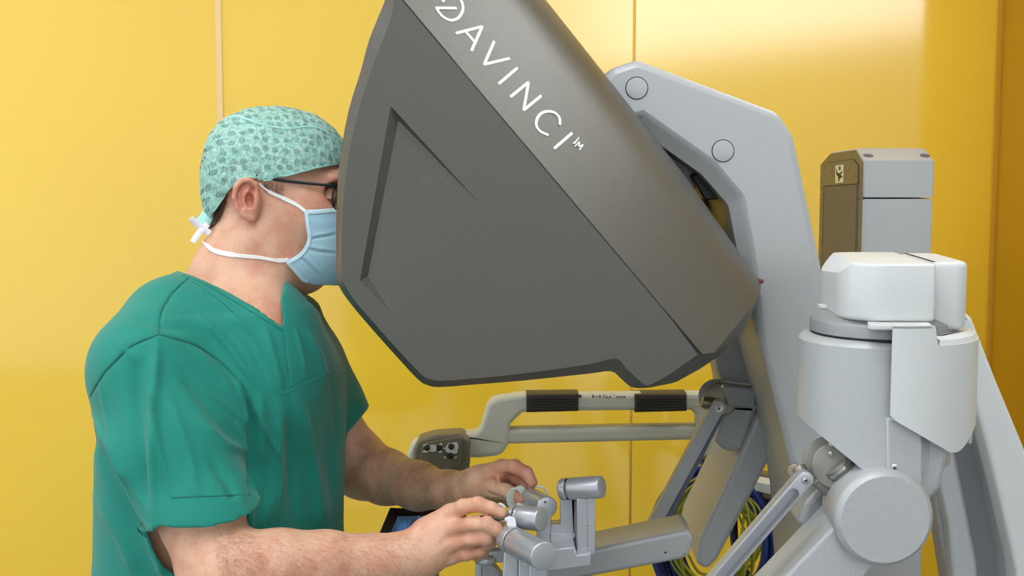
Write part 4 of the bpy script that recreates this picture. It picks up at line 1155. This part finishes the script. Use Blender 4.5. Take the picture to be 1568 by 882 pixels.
for c, r, s in ((P(375, 303, 1.92), .030, .50), (P(383, 333, 1.92), .014, .35), (P(440, 315, 1.94), .045, .22), (P(490, 265, 1.95), .04, .25), (P(692, 786, 1.75), .014, .22), (P(695, 808, 1.74), .014, .30), (P(733, 770, 1.727), .010, .15), (P(744, 822, 1.72), .012, .28),
                (P(768, 787, 1.735), .010, .30), (P(768, 820, 1.72), .010, .40), (P(735, 843, 1.74), .014, .25), (P(801, 724, 1.89), .018, .35), (P(815, 738, 1.88), .009, .30), (P(797, 762, 1.86), .012, .12), (P(786, 734, 1.93), .02, .45), (P(432, 490, 1.86), .03, .25)):
    fl = np.maximum(fl, s * np.exp(-(np.linalg.norm(V - np.array(c), axis=1) / r) ** 2))
me.attributes.new('flush', 'FLOAT', 'POINT').data.foreach_set('value', fl.astype(np.float32))
body_o = link('body', me, skin, man)
body_bvh = BVHTree.FromPolygons([tuple(v) for v in V], [tuple(q) for q in Q])

# finger nails
def hit(bvh, px, py, up=0.0):
    o, d = ray(px, py); r = bvh.ray_cast(o, d)
    if r[0] is None: return None, None
    n = r[1]; n = n if n.dot(d) < 0 else -n
    return r[0] + n * up, n
def ribbon(bvh, line, hw, th, m=None, up=0.0006, n=10, closed=False):
    """thin raised strip lying on a surface along pixel points; hw half width (m)"""
    pts = smooth_path([Vector((a, b_, 0)) for a, b_ in line], n, closed); P3 = []; N3 = []
    for p in pts:
        h, nn = hit(bvh, p.x, p.y, up)
        if h is None: continue
        P3.append(h); N3.append(nn)
    if len(P3) < 3: return None
    for _ in range(2):
        P3 = [P3[0]] + [(P3[i - 1] + P3[i] * 2 + P3[i + 1]) / 4 for i in range(1, len(P3) - 1)] + [P3[-1]]
        N3 = [N3[0]] + [(N3[i - 1] + N3[i] * 2 + N3[i + 1]).normalized() for i in range(1, len(N3) - 1)] + [N3[-1]]
    V = []; F = []; k = len(P3)
    for i in range(k):
        t = (P3[min(i + 1, k - 1)] - P3[max(i - 1, 0)]).normalized(); s = t.cross(N3[i]).normalized(); w = hw[i * (len(hw) - 1) // (k - 1)] if isinstance(hw, list) else hw
        V += [P3[i] - s * w - N3[i] * th, P3[i] - s * w * .8 + N3[i] * th, P3[i] + s * w * .8 + N3[i] * th, P3[i] + s * w - N3[i] * th]
    for i in range(k - 1):
        for a in range(4):
            c = (a + 1) % 4; F.append((i * 4 + a, i * 4 + c, i * 4 + 4 + c, i * 4 + 4 + a))
    F += [(0, 1, 2, 3), tuple(4 * (k - 1) + a for a in (3, 2, 1, 0))]
    return mesh_from(V, F, 60)

# ------------------------------------------------------------------ scrub shirt
def cloth(name, rgb, sc=900):
    m = mat(name, rgb, .82, 0, .05, sc, .25, sc * 1.2); m.node_tree.nodes['Principled BSDF'].inputs['Sheen Weight'].default_value = .15; return m
M['scrub'] = cloth('green_cotton', (10, 130, 114)); M['scrub_d'] = cloth('green_cotton_stitching', (6, 108, 94))
sh = Field(axis([(-.72, .004), (-.66, .003), (-.18, .004), (-.10, .004)]), axis([(1.60, .003), (2.34, .004), (2.36, .004)]), axis([(.50, .004), (.62, .003), (1.33, .003)]))
Tk = torso_keys(-.002)
loft(sh, Tk, YAW, 2.25, .02)
chain(sh, [(342, 478, 1.975, 74), (272, 512, 1.88, 72), (226, 566, 1.815, 70)], .045, .03)
chain(sh, [(350, 478, 1.98, 74), (418, 510, 2.07, 66), (448, 556, 2.12, 68)], .05, .03)
ell(sh, P(392, 560, 1.92), (.10, .11, .12), .05)
D0 = sh.D.copy()
# sleeves as open cones
def sleeve(F, pts, k):
    chain(F, pts, k, .03)
sleeve(sh, [(228, 566, 1.81, 69), (262, 680, 1.775, 70), (310, 802, 1.742, 70), (322, 836, 1.735, 71)], .035)
sleeve(sh, [(448, 556, 2.12, 66), (486, 615, 2.15, 62), (545, 704, 2.19, 62)], .03)
Dsol = sh.D.copy(); sh.D = np.maximum(sh.D, -(sh.D + .0055))
# keep the sleeves hollow and cut their ends
def halfspace_cut(F, p, nrm, ctr, rad):
    p = np.array(p); nrm = np.array(nrm) / np.linalg.norm(nrm)
    def fn(x, y, z):
        h = -((x - p[0]) * nrm[0] + (y - p[1]) * nrm[1] + (z - p[2]) * nrm[2])
        r = np.sqrt((x - ctr[0]) ** 2 + (y - ctr[1]) ** 2 + (z - ctr[2]) ** 2) - rad
        return np.maximum(h, r)
    F.op(fn, np.array(ctr) - rad, np.array(ctr) + rad, .0005, 'sub')
a = np.array(P(262, 776, 1.742)); b_ = np.array(P(386, 772, 1.742)); ax = np.array(P(322, 836, 1.735)) - np.array(P(262, 680, 1.775))
e = b_ - a; nrm = np.cross(e, [0, 1, .12]); nrm = nrm if nrm @ ax > 0 else -nrm
tors = D0
cc = np.array(P(318, 868, 1.72)); 
sl, x, y, z = sh.sub(cc - .14, cc + .14)
nn_ = nrm / np.linalg.norm(nrm); hs = -((x - a[0]) * nn_[0] + (y - a[1]) * nn_[1] + (z - a[2]) * nn_[2])
axis_d = np.array([cc[0], cc[1], cc[2]])
aA = np.array(P(218, 806, 1.742)); bA = np.array(P(262, 776, 1.742)); nA = np.cross(bA - aA, [0, 1, .12]); nA = nA if nA @ ax > 0 else -nA; nA /= np.linalg.norm(nA)
hsA = -((x - aA[0]) * nA[0] + (y - aA[1]) * nA[1] + (z - aA[2]) * nA[2])
cutv = np.maximum(np.maximum(hs, hsA), -(tors[sl] - .012))
sh.D[sl] = np.maximum(sh.D[sl], -cutv)
a2 = np.array(P(524, 668, 2.16)); b2 = np.array(P(549, 641, 2.16)); ax2 = np.array([1, .1, -1.])
e = b2 - a2; nrm = np.cross(e, [0, 1, 0.0]); nrm = nrm if nrm @ ax2 > 0 else -nrm; nn_ = nrm / np.linalg.norm(nrm)
cc = np.array(P(560, 715, 2.19)); sl, x, y, z = sh.sub(cc - .13, cc + .13)
hs = -((x - a2[0]) * nn_[0] + (y - a2[1]) * nn_[1] + (z - a2[2]) * nn_[2])
sh.D[sl] = np.maximum(sh.D[sl], -np.maximum(hs, -(tors[sl] - .012)))
# neck opening
nk = [(246, 396), (262, 411), (300, 424), (338, 441), (393, 471), (433, 501), (431, 474), (429, 458), (436, 430), (436, 380), (300, 340), (240, 360)]
sl, x, y, z = sh.sub((P(240, 400, 2.2).x, 1.70, P(400, 525, 2.1).z), (P(446, 400, 1.68).x, 2.20, 1.33))
G = np.stack(np.broadcast_arrays(x, y, z), -1); gx, gy = unproject(G)
ins = np.zeros(gx.shape, bool); dist = np.full(gx.shape, 1e9)
for i in range(len(nk)):
    (x1_, y1_), (x2_, y2_) = nk[i - 1], nk[i]
    c_ = ((y1_ > gy) != (y2_ > gy)); ins ^= c_ & (gx < (x2_ - x1_) * (gy - y1_) / (y2_ - y1_ + 1e-9) + x1_)
    dx_, dy_ = x2_ - x1_, y2_ - y1_; t = np.clip(((gx - x1_) * dx_ + (gy - y1_) * dy_) / (dx_ ** 2 + dy_ ** 2), 0, 1)
    dist = np.minimum(dist, np.hypot(gx - x1_ - t * dx_, gy - y1_ - t * dy_))
pd_ = np.where(ins, -dist, dist) * .0009
sh.D[sl] = np.maximum(sh.D[sl], -pd_)
# open bottom
sh.D[:, :, :int(np.searchsorted(sh.a[2], .53))] = .05
V, Q = surface(sh, 2)
ii = [np.clip(np.searchsorted(sh.a[i], V[:, i]), 1, len(sh.a[i]) - 1) for i in range(3)]
dv = sum(Dsol[ii[0] - a, ii[1] - b, ii[2] - c] for a in (0, 1) for b in (0, 1) for c in (0, 1)) / 8
sgn = np.where(dv < -.0028, -1.0, 1.0); del sh, D0, tors, Dsol
N = normals(V, Q)
folds = [
 ([(221,566),(230,610),(239,652),(248,700),(255,731),(262,774)], 4.5, .0042), ([(268,562),(310,596),(346,624),(377,649)], 3.5, .0026), ([(138,627),(160,660),(178,689),(196,744),(216,800)], 4, .0030),
 ([(371,578),(392,630),(408,667),(423,694)], 3.5, .0030), ([(430,640),(424,690),(428,740),(420,800)], 4, .0022), ([(463,612),(470,660),(474,700),(484,770),(492,824)], 5, .0030), ([(150,575),(165,640),(180,690)], 4, .002),
 ([(362,640),(374,680),(378,700)], 3.5, .003), ([(300,440),(330,452),(372,490)], 3.5, .0018), ([(452,500),(462,540),(470,575)], 3.5, .0018), ([(485,590),(497,630),(500,680)], 4, .0022),
 ([(240,520),(236,600),(232,700),(238,790)], 10, .0060), ([(205,560),(212,660),(228,770)], 11, -.0045), ([(165,640),(200,730),(228,790)], 9, .0035),
 ([(290,530),(340,580),(380,640)], 9, .005), ([(270,560),(320,620),(372,690)], 12, -.0045), ([(300,640),(345,680),(378,690)], 9, .004),
 ([(372,590),(386,640),(388,700),(386,770)], 8, -.008), ([(398,600),(402,660),(396,720)], 9, .004), ([(360,570),(376,620),(380,660)], 6, .004),
 ([(430,610),(425,680),(420,750),(405,810)], 14, .005), ([(452,600),(470,680),(490,760),(500,820)], 12, .005), ([(440,640),(448,720),(452,810)], 13, -.005),
 ([(490,600),(506,680),(512,780)], 10, -.004), ([(405,500),(420,550),(432,600)], 8, .003), ([(330,470),(380,520),(410,580)], 9, -.003), ([(300,480),(350,530),(392,590)], 8, .004),
 ([(140,660),(165,720),(200,790),(240,860)], 9, -.006), ([(150,640),(180,700),(200,740)], 8, .004), ([(150,760),(190,830),(210,880)], 12, .005), ([(230,800),(245,850),(250,882)], 9, .004),
 ([(200,480),(250,500),(300,505)], 9, -.002), ([(180,520),(215,560)], 9, .003), ([(255,600),(290,700),(300,760)], 12, .003), ([(320,700),(350,740),(360,768)], 10, -.004),
 ([(470,500),(490,550),(500,590)], 7, .003), ([(505,560),(515,640),(520,700)], 7, -.003), ([(345,800),(370,830),(380,880)], 9, .003)]
V = ridges(V, N, [(l_, w_ * .8, h_ * 1.4) for l_, w_, h_ in folds], sgn)
# stitched grooves
sea = [([(290,424),(262,450),(246,478),(243,512)], 1.6, -.0022), ([(243,512),(200,530),(160,570),(137,608)], 1.6, -.0020), ([(243,512),(300,528),(345,560),(372,592)], 1.6, -.0020),
       ([(296,432),(340,460),(380,500),(406,550),(429,604)], 1.8, -.0018), ([(429,604),(468,586),(506,570)], 1.8, -.0016), ([(434,502),(440,545),(446,590)], 1.6, -.0020)]
V = ridges(V, normals(V, Q), sea, sgn)
me = to_mesh(V, Q)
shirt = link('scrub_top', me, M['scrub'], man)
sh_bvh = BVHTree.FromPolygons([tuple(v) for v in V], [tuple(q) for q in Q])
def seam(name, line, hw=.0012, th=.0007, m=None, up=.0004, lab=None):
    me = ribbon(sh_bvh, line, hw, th, up=up)
    if me: link(name, me, m or M['scrub_d'], shirt, label=lab)
seam('shoulder_seam', [(290,424),(262,450),(246,478),(243,512)])
seam('armhole_seam', [(243,512),(200,530),(160,570),(138,606)])
seam('armhole_seam', [(243,512),(300,528),(345,560),(372,592)])
seam('collar_band', [(281,421),(325,440),(383,474),(424,499),(433,505)], .0030, .0011, M['scrub'])
seam('collar_seam', [(296,432),(340,460),(380,500),(406,550),(429,604)], .0024, .0009, M['scrub'])
seam('collar_seam', [(429,604),(468,586),(506,570)], .0026, .0009, M['scrub'])
seam('collar_overlap', [(434,505),(440,545),(446,590)], .0016, .0009, M['scrub'])
seam('sleeve_hem', [(262,762),(300,760),(340,759),(382,757)], .0010, .0006)

# ------------------------------------------------------------------ trousers, clogs (below the frame)
tr = Field(axis([(-.72, .008), (.16, .008)]), axis([(1.55, .008), (2.36, .008)]), axis([(.05, .008), (.76, .008)]))
loft(tr, [(.52, hipc[0], 1.96, .185, .150), (.66, hipc[0], 1.96, .19, .135), (.72, hipc[0], 1.96, .19, .13)], YAW, 2.2, .02)
clogs = []
for s in (-1, 1):
    h0 = hipc + SD * s * .09; kn = h0 + FW * .37 + SD * s * .03 + np.array([0, 0, -.03]); an = kn + FW * .02 + np.array([0, 0, -.47])
    cone(tr, h0, kn, .092, .068, .03); cone(tr, kn, an + np.array([0, 0, .06]), .068, .062, .02)
    clogs.append(an)
V, Q = surface(tr, 2)
link('trousers', to_mesh(V, Q), M['scrub'], man)
for an in clogs:
    cf = Field(axis([(an[0] - .12, .004), (an[0] + .26, .004)]), axis([(an[1] - .22, .004), (an[1] + .1, .004)]), axis([(0.002, .004), (.14, .004)]))
    cone(cf, an + np.array([0, 0, -.03]) - FW * .03, an + FW * .15 + np.array([0, 0, -.045]), .048, .044, .02)
    V, Q = surface(cf, 1); V[:, 2] = np.maximum(V[:, 2], .003)
    link('clog', to_mesh(V, Q), M['white'], man)
st = thing('stool', 'round grey swivel stool carrying the seated surgeon', 'stool', (hipc[0], 1.96, 0))
link('seat', cyl((hipc[0], 1.96, .445), (hipc[0], 1.96, .515), .17, .015, 48), M['black'], st)
link('column', cyl((hipc[0], 1.96, .08), (hipc[0], 1.96, .45), .025, .002, 24), M['steel'], st)
for k in range(5):
    a = k * 2 * math.pi / 5
    e_ = Vector((hipc[0] + .26 * math.cos(a), 1.96 + .26 * math.sin(a), .055))
    lg = link('leg', tube([Vector((hipc[0], 1.96, .10)), e_], .016, 12), M['steel'], st)
    link('caster', cyl(e_ + Vector((-.012, 0, -.028)), e_ + Vector((.012, 0, -.028)), .026, .003, 20), M['black'], lg)

# ------------------------------------------------------------------ hair, cap, mask, glasses
hf.D = hf.D - .0022
def pxcut(F, poly, keep=True):
    G = np.stack(np.broadcast_arrays(F.a[0][:, None, None], F.a[1][None, :, None], F.a[2][None, None, :]), -1); gx, gy = unproject(G)
    ins = np.zeros(gx.shape, bool); dist = np.full(gx.shape, 1e9)
    for i in range(len(poly)):
        (x1_, y1_), (x2_, y2_) = poly[i - 1], poly[i]
        c_ = ((y1_ > gy) != (y2_ > gy)); ins ^= c_ & (gx < (x2_ - x1_) * (gy - y1_) / (y2_ - y1_ + 1e-9) + x1_)
        dx_, dy_ = x2_ - x1_, y2_ - y1_; t = np.clip(((gx - x1_) * dx_ + (gy - y1_) * dy_) / (dx_ ** 2 + dy_ ** 2), 0, 1)
        dist = np.minimum(dist, np.hypot(gx - x1_ - t * dx_, gy - y1_ - t * dy_))
    d = np.where(ins, -dist, dist) * .0009
    F.D = np.maximum(F.D, d if keep else -d)
pxcut(hf, [(300, 240), (375, 240), (368, 262), (352, 282), (348, 300), (345, 316), (338, 333), (328, 346), (318, 352), (300, 340)])
V, Q = surface(hf, 1)
hair_m = mat('short_brown_hair', (92, 70, 54), .65, 0, .35, 700, .8, 900)
hair_o = link('hair', to_mesh(V, Q), hair_m, man)
hair_bvh = BVHTree.FromPolygons([tuple(v) for v in V], [tuple(q) for q in Q])

cp = Field(axis([(P(296, 300, 2).x, .0018), (P(545, 300, 2).x, .0018)]), axis([(1.895, .0018), (2.105, .0018)]), axis([(P(400, 350, 2).z, .0018), (P(400, 150, 2).z, .0018)]))
ell(cp, P(421, 262, YHd), (.0955, .083, .0885), .02)
ell(cp, P(456, 256, YHd), (.070, .073, .068), .03)
ell(cp, P(375, 272, YHd), (.058, .074, .062), .02)
ell(cp, P(395, 228, YHd), (.068, .075, .052), .02)
ell(cp, P(338, 312, YHd), (.022, .050, .034), .02)
cp.D = np.maximum(cp.D, -(cp.D + .003))
pxcut(cp, [(290, 140), (560, 140), (560, 246), (514, 252), (480, 259), (440, 270), (410, 277), (395, 276), (382, 271), (368, 274), (358, 285), (345, 300), (328, 325), (321, 338), (306, 347), (290, 345)])
V, Q = surface(cp, 2); N = normals(V, Q)
rs = [([(326,190),(360,178),(400,190),(440,197),(480,194),(517,212)], 2.2, .0020), ([(395,276),(440,268),(480,257),(515,250)], 1.8, .0012), ([(380,270),(366,276),(350,298),(325,326)], 2.0, .0012),
      ([(340,200),(335,240),(322,290)], 6, .0012), ([(370,168),(395,180),(420,196)], 4, .0014), ([(460,168),(470,182),(476,194)], 4, -.0014), ([(430,166),(436,180),(448,195)], 4, .0016),
      ([(360,260),(345,280),(330,300)], 4, -.0014), ([(450,230),(480,236),(510,232)], 7, .001), ([(400,215),(430,240),(470,250)], 8, -.001), ([(340,180),(350,200),(350,230)], 5, -.001)]
V = ridges(V, N, rs)
V += N * (.0007 * (np.sin(V[:, 0] * 210 + V[:, 2] * 90) * np.sin(V[:, 2] * 170 + V[:, 1] * 60)))[:, None]
capm = bpy.data.materials.new('turquoise_nonwoven_mesh'); capm.use_nodes = True; nt = capm.node_tree; b = nt.nodes['Principled BSDF']
tc = nt.nodes.new('ShaderNodeTexCoord')
def mth(op, a, b_=None, v=None):
    q = nt.nodes.new('ShaderNodeMath'); q.operation = op
    for i, s in enumerate((a, b_)):
        if s is None: continue
        if isinstance(s, (int, float)): q.inputs[i].default_value = s
        else: nt.links.new(s, q.inputs[i])
    return q.outputs[0]
# clusters of fine perforations
sx_ = nt.nodes.new('ShaderNodeSeparateXYZ'); nt.links.new(tc.outputs['Object'], sx_.inputs[0])
cxy = nt.nodes.new('ShaderNodeCombineXYZ'); nt.links.new(mth('ADD', sx_.outputs[0], mth('MULTIPLY', sx_.outputs[1], .55)), cxy.inputs[0]); nt.links.new(mth('ADD', sx_.outputs[2], mth('MULTIPLY', sx_.outputs[1], .35)), cxy.inputs[1])
def spots(scale, rnd):
    v = nt.nodes.new('ShaderNodeTexVoronoi'); v.voronoi_dimensions = '2D'; v.inputs['Scale'].default_value = scale; v.inputs['Randomness'].default_value = rnd
    nt.links.new(cxy.outputs[0], v.inputs['Vector']); return v.outputs['Distance']
big = spots(72, .45); fine = spots(560, .2)
mb_ = mth('LESS_THAN', big, .31); mf = mth('LESS_THAN', fine, .36); hole = mth('MULTIPLY', mb_, mf)
nz = nt.nodes.new('ShaderNodeTexNoise'); nz.inputs['Scale'].default_value = 220; nz.inputs['Detail'].default_value = 5; nt.links.new(tc.outputs['Object'], nz.inputs['Vector'])
cr = nt.nodes.new('ShaderNodeValToRGB'); cr.color_ramp.elements[0].color = lin((126, 188, 174)); cr.color_ramp.elements[1].color = lin((196, 230, 218)); cr.color_ramp.elements[0].position = .35; cr.color_ramp.elements[1].position = .68
nt.links.new(nz.outputs['Fac'], cr.inputs['Fac']); hm_ = nt.nodes.new('ShaderNodeMix'); hm_.data_type = 'RGBA'; nt.links.new(hole, hm_.inputs[0]); nt.links.new(cr.outputs['Color'], hm_.inputs[6]); hm_.inputs[7].default_value = lin((44, 70, 66)); nt.links.new(hm_.outputs[2], b.inputs['Base Color']); b.inputs['Roughness'].default_value = .75
al = mth('SUBTRACT', .80, mth('MULTIPLY', hole, .1)); nt.links.new(al, b.inputs['Alpha'])
cap_o = link('surgical_cap', to_mesh(V, Q), capm, man)
capb = BVHTree.FromPolygons([tuple(v) for v in V], [tuple(q) for q in Q])
hem_m = mat('turquoise_cap_hem', (168, 226, 212), .7)
for nm, ln in (('cap_hem', [(516,251),(480,258),(440,269),(410,276),(394,275.5)]), ('cap_hem', [(374,271),(382,270),(390,273),(398,275.5)]), ('cap_hem', [(380,270.5),(366,275),(357,285),(345,299),(327,324)]), ('cap_fold', [(327,189),(360,178),(400,190),(440,197),(480,194),(516,211)])):
    me = ribbon(capb, ln, .0011, .0005, up=.0004)
    if me: link(nm, me, hem_m, cap_o)
# tail of the cap and its tie
tail = []
for z0 in (0,):
    pass
me = join([tube(smooth_path([P(326, 318, 1.97), P(318, 332, 1.965), P(308, 344, 1.96)], 6), [.010] * 13, 10, .5, (0, 1, 0))])
link('cap_tail', me, hem_m, cap_o)
tie = join([tube(smooth_path([P(318, 343, 1.955), P(306, 355, 1.95), P(295, 371, 1.948)], 6), .0042, 8, .22, (0, 1, 0)), tube(smooth_path([P(292, 334, 1.945), P(303, 344, 1.95), P(321, 358, 1.955)], 6), .0046, 8, .25, (0, 1, 0))], 50)
link('cap_tie', tie, M['lilac'], cap_o)

# mask : shell over nose and mouth with pleats
mk.D = mk.D - .0055
ell(mk, P(505, 365, YHd), (.055, .064, .058), .02)
ell(mk, P(490, 395, YHd), (.052, .050, .041), .03)
ell(mk, P(478, 370, YHd), (.052, .066, .058), .03)
chain(mk, [(530, 322, 2.0, 30), (555, 345, 2.0, 20), (540, 380, 2.0, 30)], .03, .02)
mk.D = np.maximum(mk.D, -(mk.D + .005))
pxcut(mk, [(466, 322), (478, 321), (530, 320), (580, 330), (590, 440), (478, 436), (462, 431), (452, 418), (437, 400), (446, 397), (458, 390), (467, 376), (471, 366), (468, 345)])
V, Q = surface(mk, 2); N = normals(V, Q)
pl = [([(472,366),(495,362),(515,359)], 1.8, -.0028), ([(473,363),(495,358.5),(515,355)], 2.2, .0016), ([(470,381),(490,385),(515,388)], 1.8, -.0028), ([(470,378),(490,381),(515,384)], 2.2, .0014),
      ([(458,392),(475,408),(492,425)], 1.8, -.0028), ([(460,389),(477,405),(495,422)], 2.2, .0016), ([(474,340),(495,342),(515,342)], 6, .0008)]
V = ridges(V, N, pl)
mm = mat('pale_blue_mask_fabric', (168, 208, 224), .8)
nt = mm.node_tree; b = nt.nodes['Principled BSDF']; tc = nt.nodes.new('ShaderNodeTexCoord'); wv = nt.nodes.new('ShaderNodeTexWave'); wv.inputs['Scale'].default_value = 180; wv.bands_direction = 'Z'
nt.links.new(tc.outputs['Object'], wv.inputs['Vector']); bp = nt.nodes.new('ShaderNodeBump'); bp.inputs['Strength'].default_value = .35; bp.inputs['Distance'].default_value = .0006
nt.links.new(wv.outputs['Fac'], bp.inputs['Height']); nt.links.new(bp.outputs['Normal'], b.inputs['Normal'])
mask = link('face_mask', to_mesh(V, Q), mm, man)
mkb = BVHTree.FromPolygons([tuple(v) for v in V], [tuple(q) for q in Q])
edge_m = mat('mask_edge_binding', (196, 222, 232), .8, 0, .08, 1800)
white_m = mat('white_elastic', (238, 238, 234), .7, 0, .04, 1500)
def add_r(nm, bvh, ln, hw, th, m, par, up=.0004):
    me = ribbon(bvh, ln, hw, th, up=up)
    if me: link(nm, me, m, par)
add_r('edge_binding', mkb, [(469,324),(471.5,345),(474,364),(469,380),(457,393),(440,402)], .0030, .0007, edge_m, mask)
add_r('edge_binding', mkb, [(440,402),(452,415),(463,428),(470,432)], .0022, .0007, edge_m, mask)
add_r('nose_band', mkb, [(470,325),(490,324),(512,322)], .0035, .0006, edge_m, mask)
add_r('ear_loop', body_bvh, [(396,281),(412,293),(435,304),(455,314),(469,325)], [.0016, .0026, .0028, .0024, .0010], .0008, white_m, mask, .0012)
add_r('neck_loop', body_bvh, [(317,376),(330,385),(360,391),(395,394),(425,399),(441,398)], [.0030, .0036, .0026, .0024, .0030, .0030], .0008, white_m, mask, .0012)
me = tube(smooth_path([P(318, 376, 1.945), P(314, 372, 1.96), P(312, 368, 1.99), P(314, 370, 2.03)], 5), .003, 8, .4, (0, 0, 1)); link('neck_loop', me, white_m, mask)

# glasses
gl = link('glasses', tube(smooth_path([P(392, 268, 1.918), P(428, 276, 1.922), P(470, 280.5, 1.930), P(505, 284, 1.938), P(514, 286, 1.942)], 6), .0019, 8, .5, (0, 1, 0)), mat('dark_green_metal_frame', (26, 40, 38), .35, .3), man)
rim = []
for Yc, s in ((1.966, 1), (2.034, -1)):
    ring = [P(514, 303, Yc) + Vector((.004 * math.cos(a) - .0 + .010 * math.sin(a) * 0, .023 * math.cos(a), .0185 * math.sin(a))) for a in np.linspace(0, 2 * math.pi, 40, endpoint=False)]
    ring = [Vector((p.x + .10 * abs(p.y - 2.0) * -1 + .008, p.y, p.z)) for p in ring]
    link('lens_rim', tube(ring, .0012, 8, closed=True), gl.data.materials[0], gl)
    cen = sum(ring, Vector()) / 40
    gm = bpy.data.materials.get('clear_lens')
    if gm is None:
        gm = bpy.data.materials.new('clear_lens'); gm.use_nodes = True; gb_ = gm.node_tree.nodes['Principled BSDF']; gb_.inputs['Transmission Weight'].default_value = 1; gb_.inputs['Roughness'].default_value = .02; gb_.inputs['IOR'].default_value = 1.05; gb_.inputs['Base Color'].default_value = (.97, .98, .98, 1)
    Vl = [p + Vector((d_, 0, 0)) for d_ in (-.0006, .0006) for p in ring]; Fl = [tuple(range(40))[::-1], tuple(range(40, 80))] + [(i, (i + 1) % 40, 40 + (i + 1) % 40, 40 + i) for i in range(40)]
    link('lens', mesh_from(Vl, Fl, 30), gm, gl)
far_t = tube(smooth_path([P(400, 268, 2.082), P(428, 276, 2.078), P(470, 280.5, 2.070), P(505, 284, 2.062)], 6), .0019, 8, .5, (0, 1, 0)); link('temple_arm', far_t, gl.data.materials[0], gl)

# ------------------------------------------------------------------ arm hair: fine short hairs nobody could count
def hairs(bvh, region, n, L, flow, r=.00008):
    V = []; F = []
    from mathutils import noise
    tries = 0; made = 0
    while made < n and tries < n * 6:
        tries += 1
        (x0, y0), (x1, y1), h0, h1 = region[random.randrange(len(region))]
        t = random.random(); px_ = x0 + (x1 - x0) * t; py_ = y0 + (y1 - y0) * t + (random.random() - .5) * 2 * (h0 + (h1 - h0) * t)
        p, nn = hit(bvh, px_, py_)
        if p is None: continue
        made += 1
        dd = Vector(flow) + Vector((random.gauss(0, .45), random.gauss(0, .3), random.gauss(0, .45)))
        dd = (dd - nn * dd.dot(nn)).normalized(); ln = L * random.uniform(.5, 1.2); s = dd.cross(nn).normalized() * r
        a = p; b1 = p + dd * ln * .5 + nn * ln * .22; c1 = p + dd * ln + nn * ln * .30
        k = len(V); up_ = nn * r
        for q, w in ((a, 1), (b1, .8), (c1, .25)): V.extend([q + s * w, q - s * w * .5 + up_ * w, q - s * w * .5 - up_ * w])
        for j in (0, 3):
            for i in range(3): i2 = (i + 1) % 3; F.append((k + j + i, k + j + i2, k + j + 3 + i2, k + j + 3 + i))
    return mesh_from(V, F, 0)
hm = mat('brown_arm_hair', (92, 62, 44), .6)
o = link('arm_hair', hairs(body_bvh, [((330, 850), (400, 862), 40, 40), ((400, 862), (520, 858), 48, 42), ((520, 858), (640, 850), 42, 32)], 1100, .012, (.75, 0, -.65)), hm, man); o['kind'] = 'stuff'
o = link('arm_hair', hairs(body_bvh, [((545, 700), (600, 728), 40, 40), ((600, 728), (715, 750), 40, 22)], 650, .011, (.9, 0, -.3), .00007), hm, man); o['kind'] = 'stuff'
o = link('hair_strands', hairs(hair_bvh, [((318, 350), (352, 300), 10, 22), ((330, 335), (350, 310), 14, 18)], 500, .010, (-.2, 0, -.9)), mat('dark_brown_hair_strands', (78, 58, 46), .5), man); o['kind'] = 'stuff'
o = link('hair_strands', hairs(body_bvh, [((404, 283), (434, 292), 5, 11)], 300, .007, (-.1, 0, -.9)), bpy.data.materials['dark_brown_hair_strands'], man); o['kind'] = 'stuff'
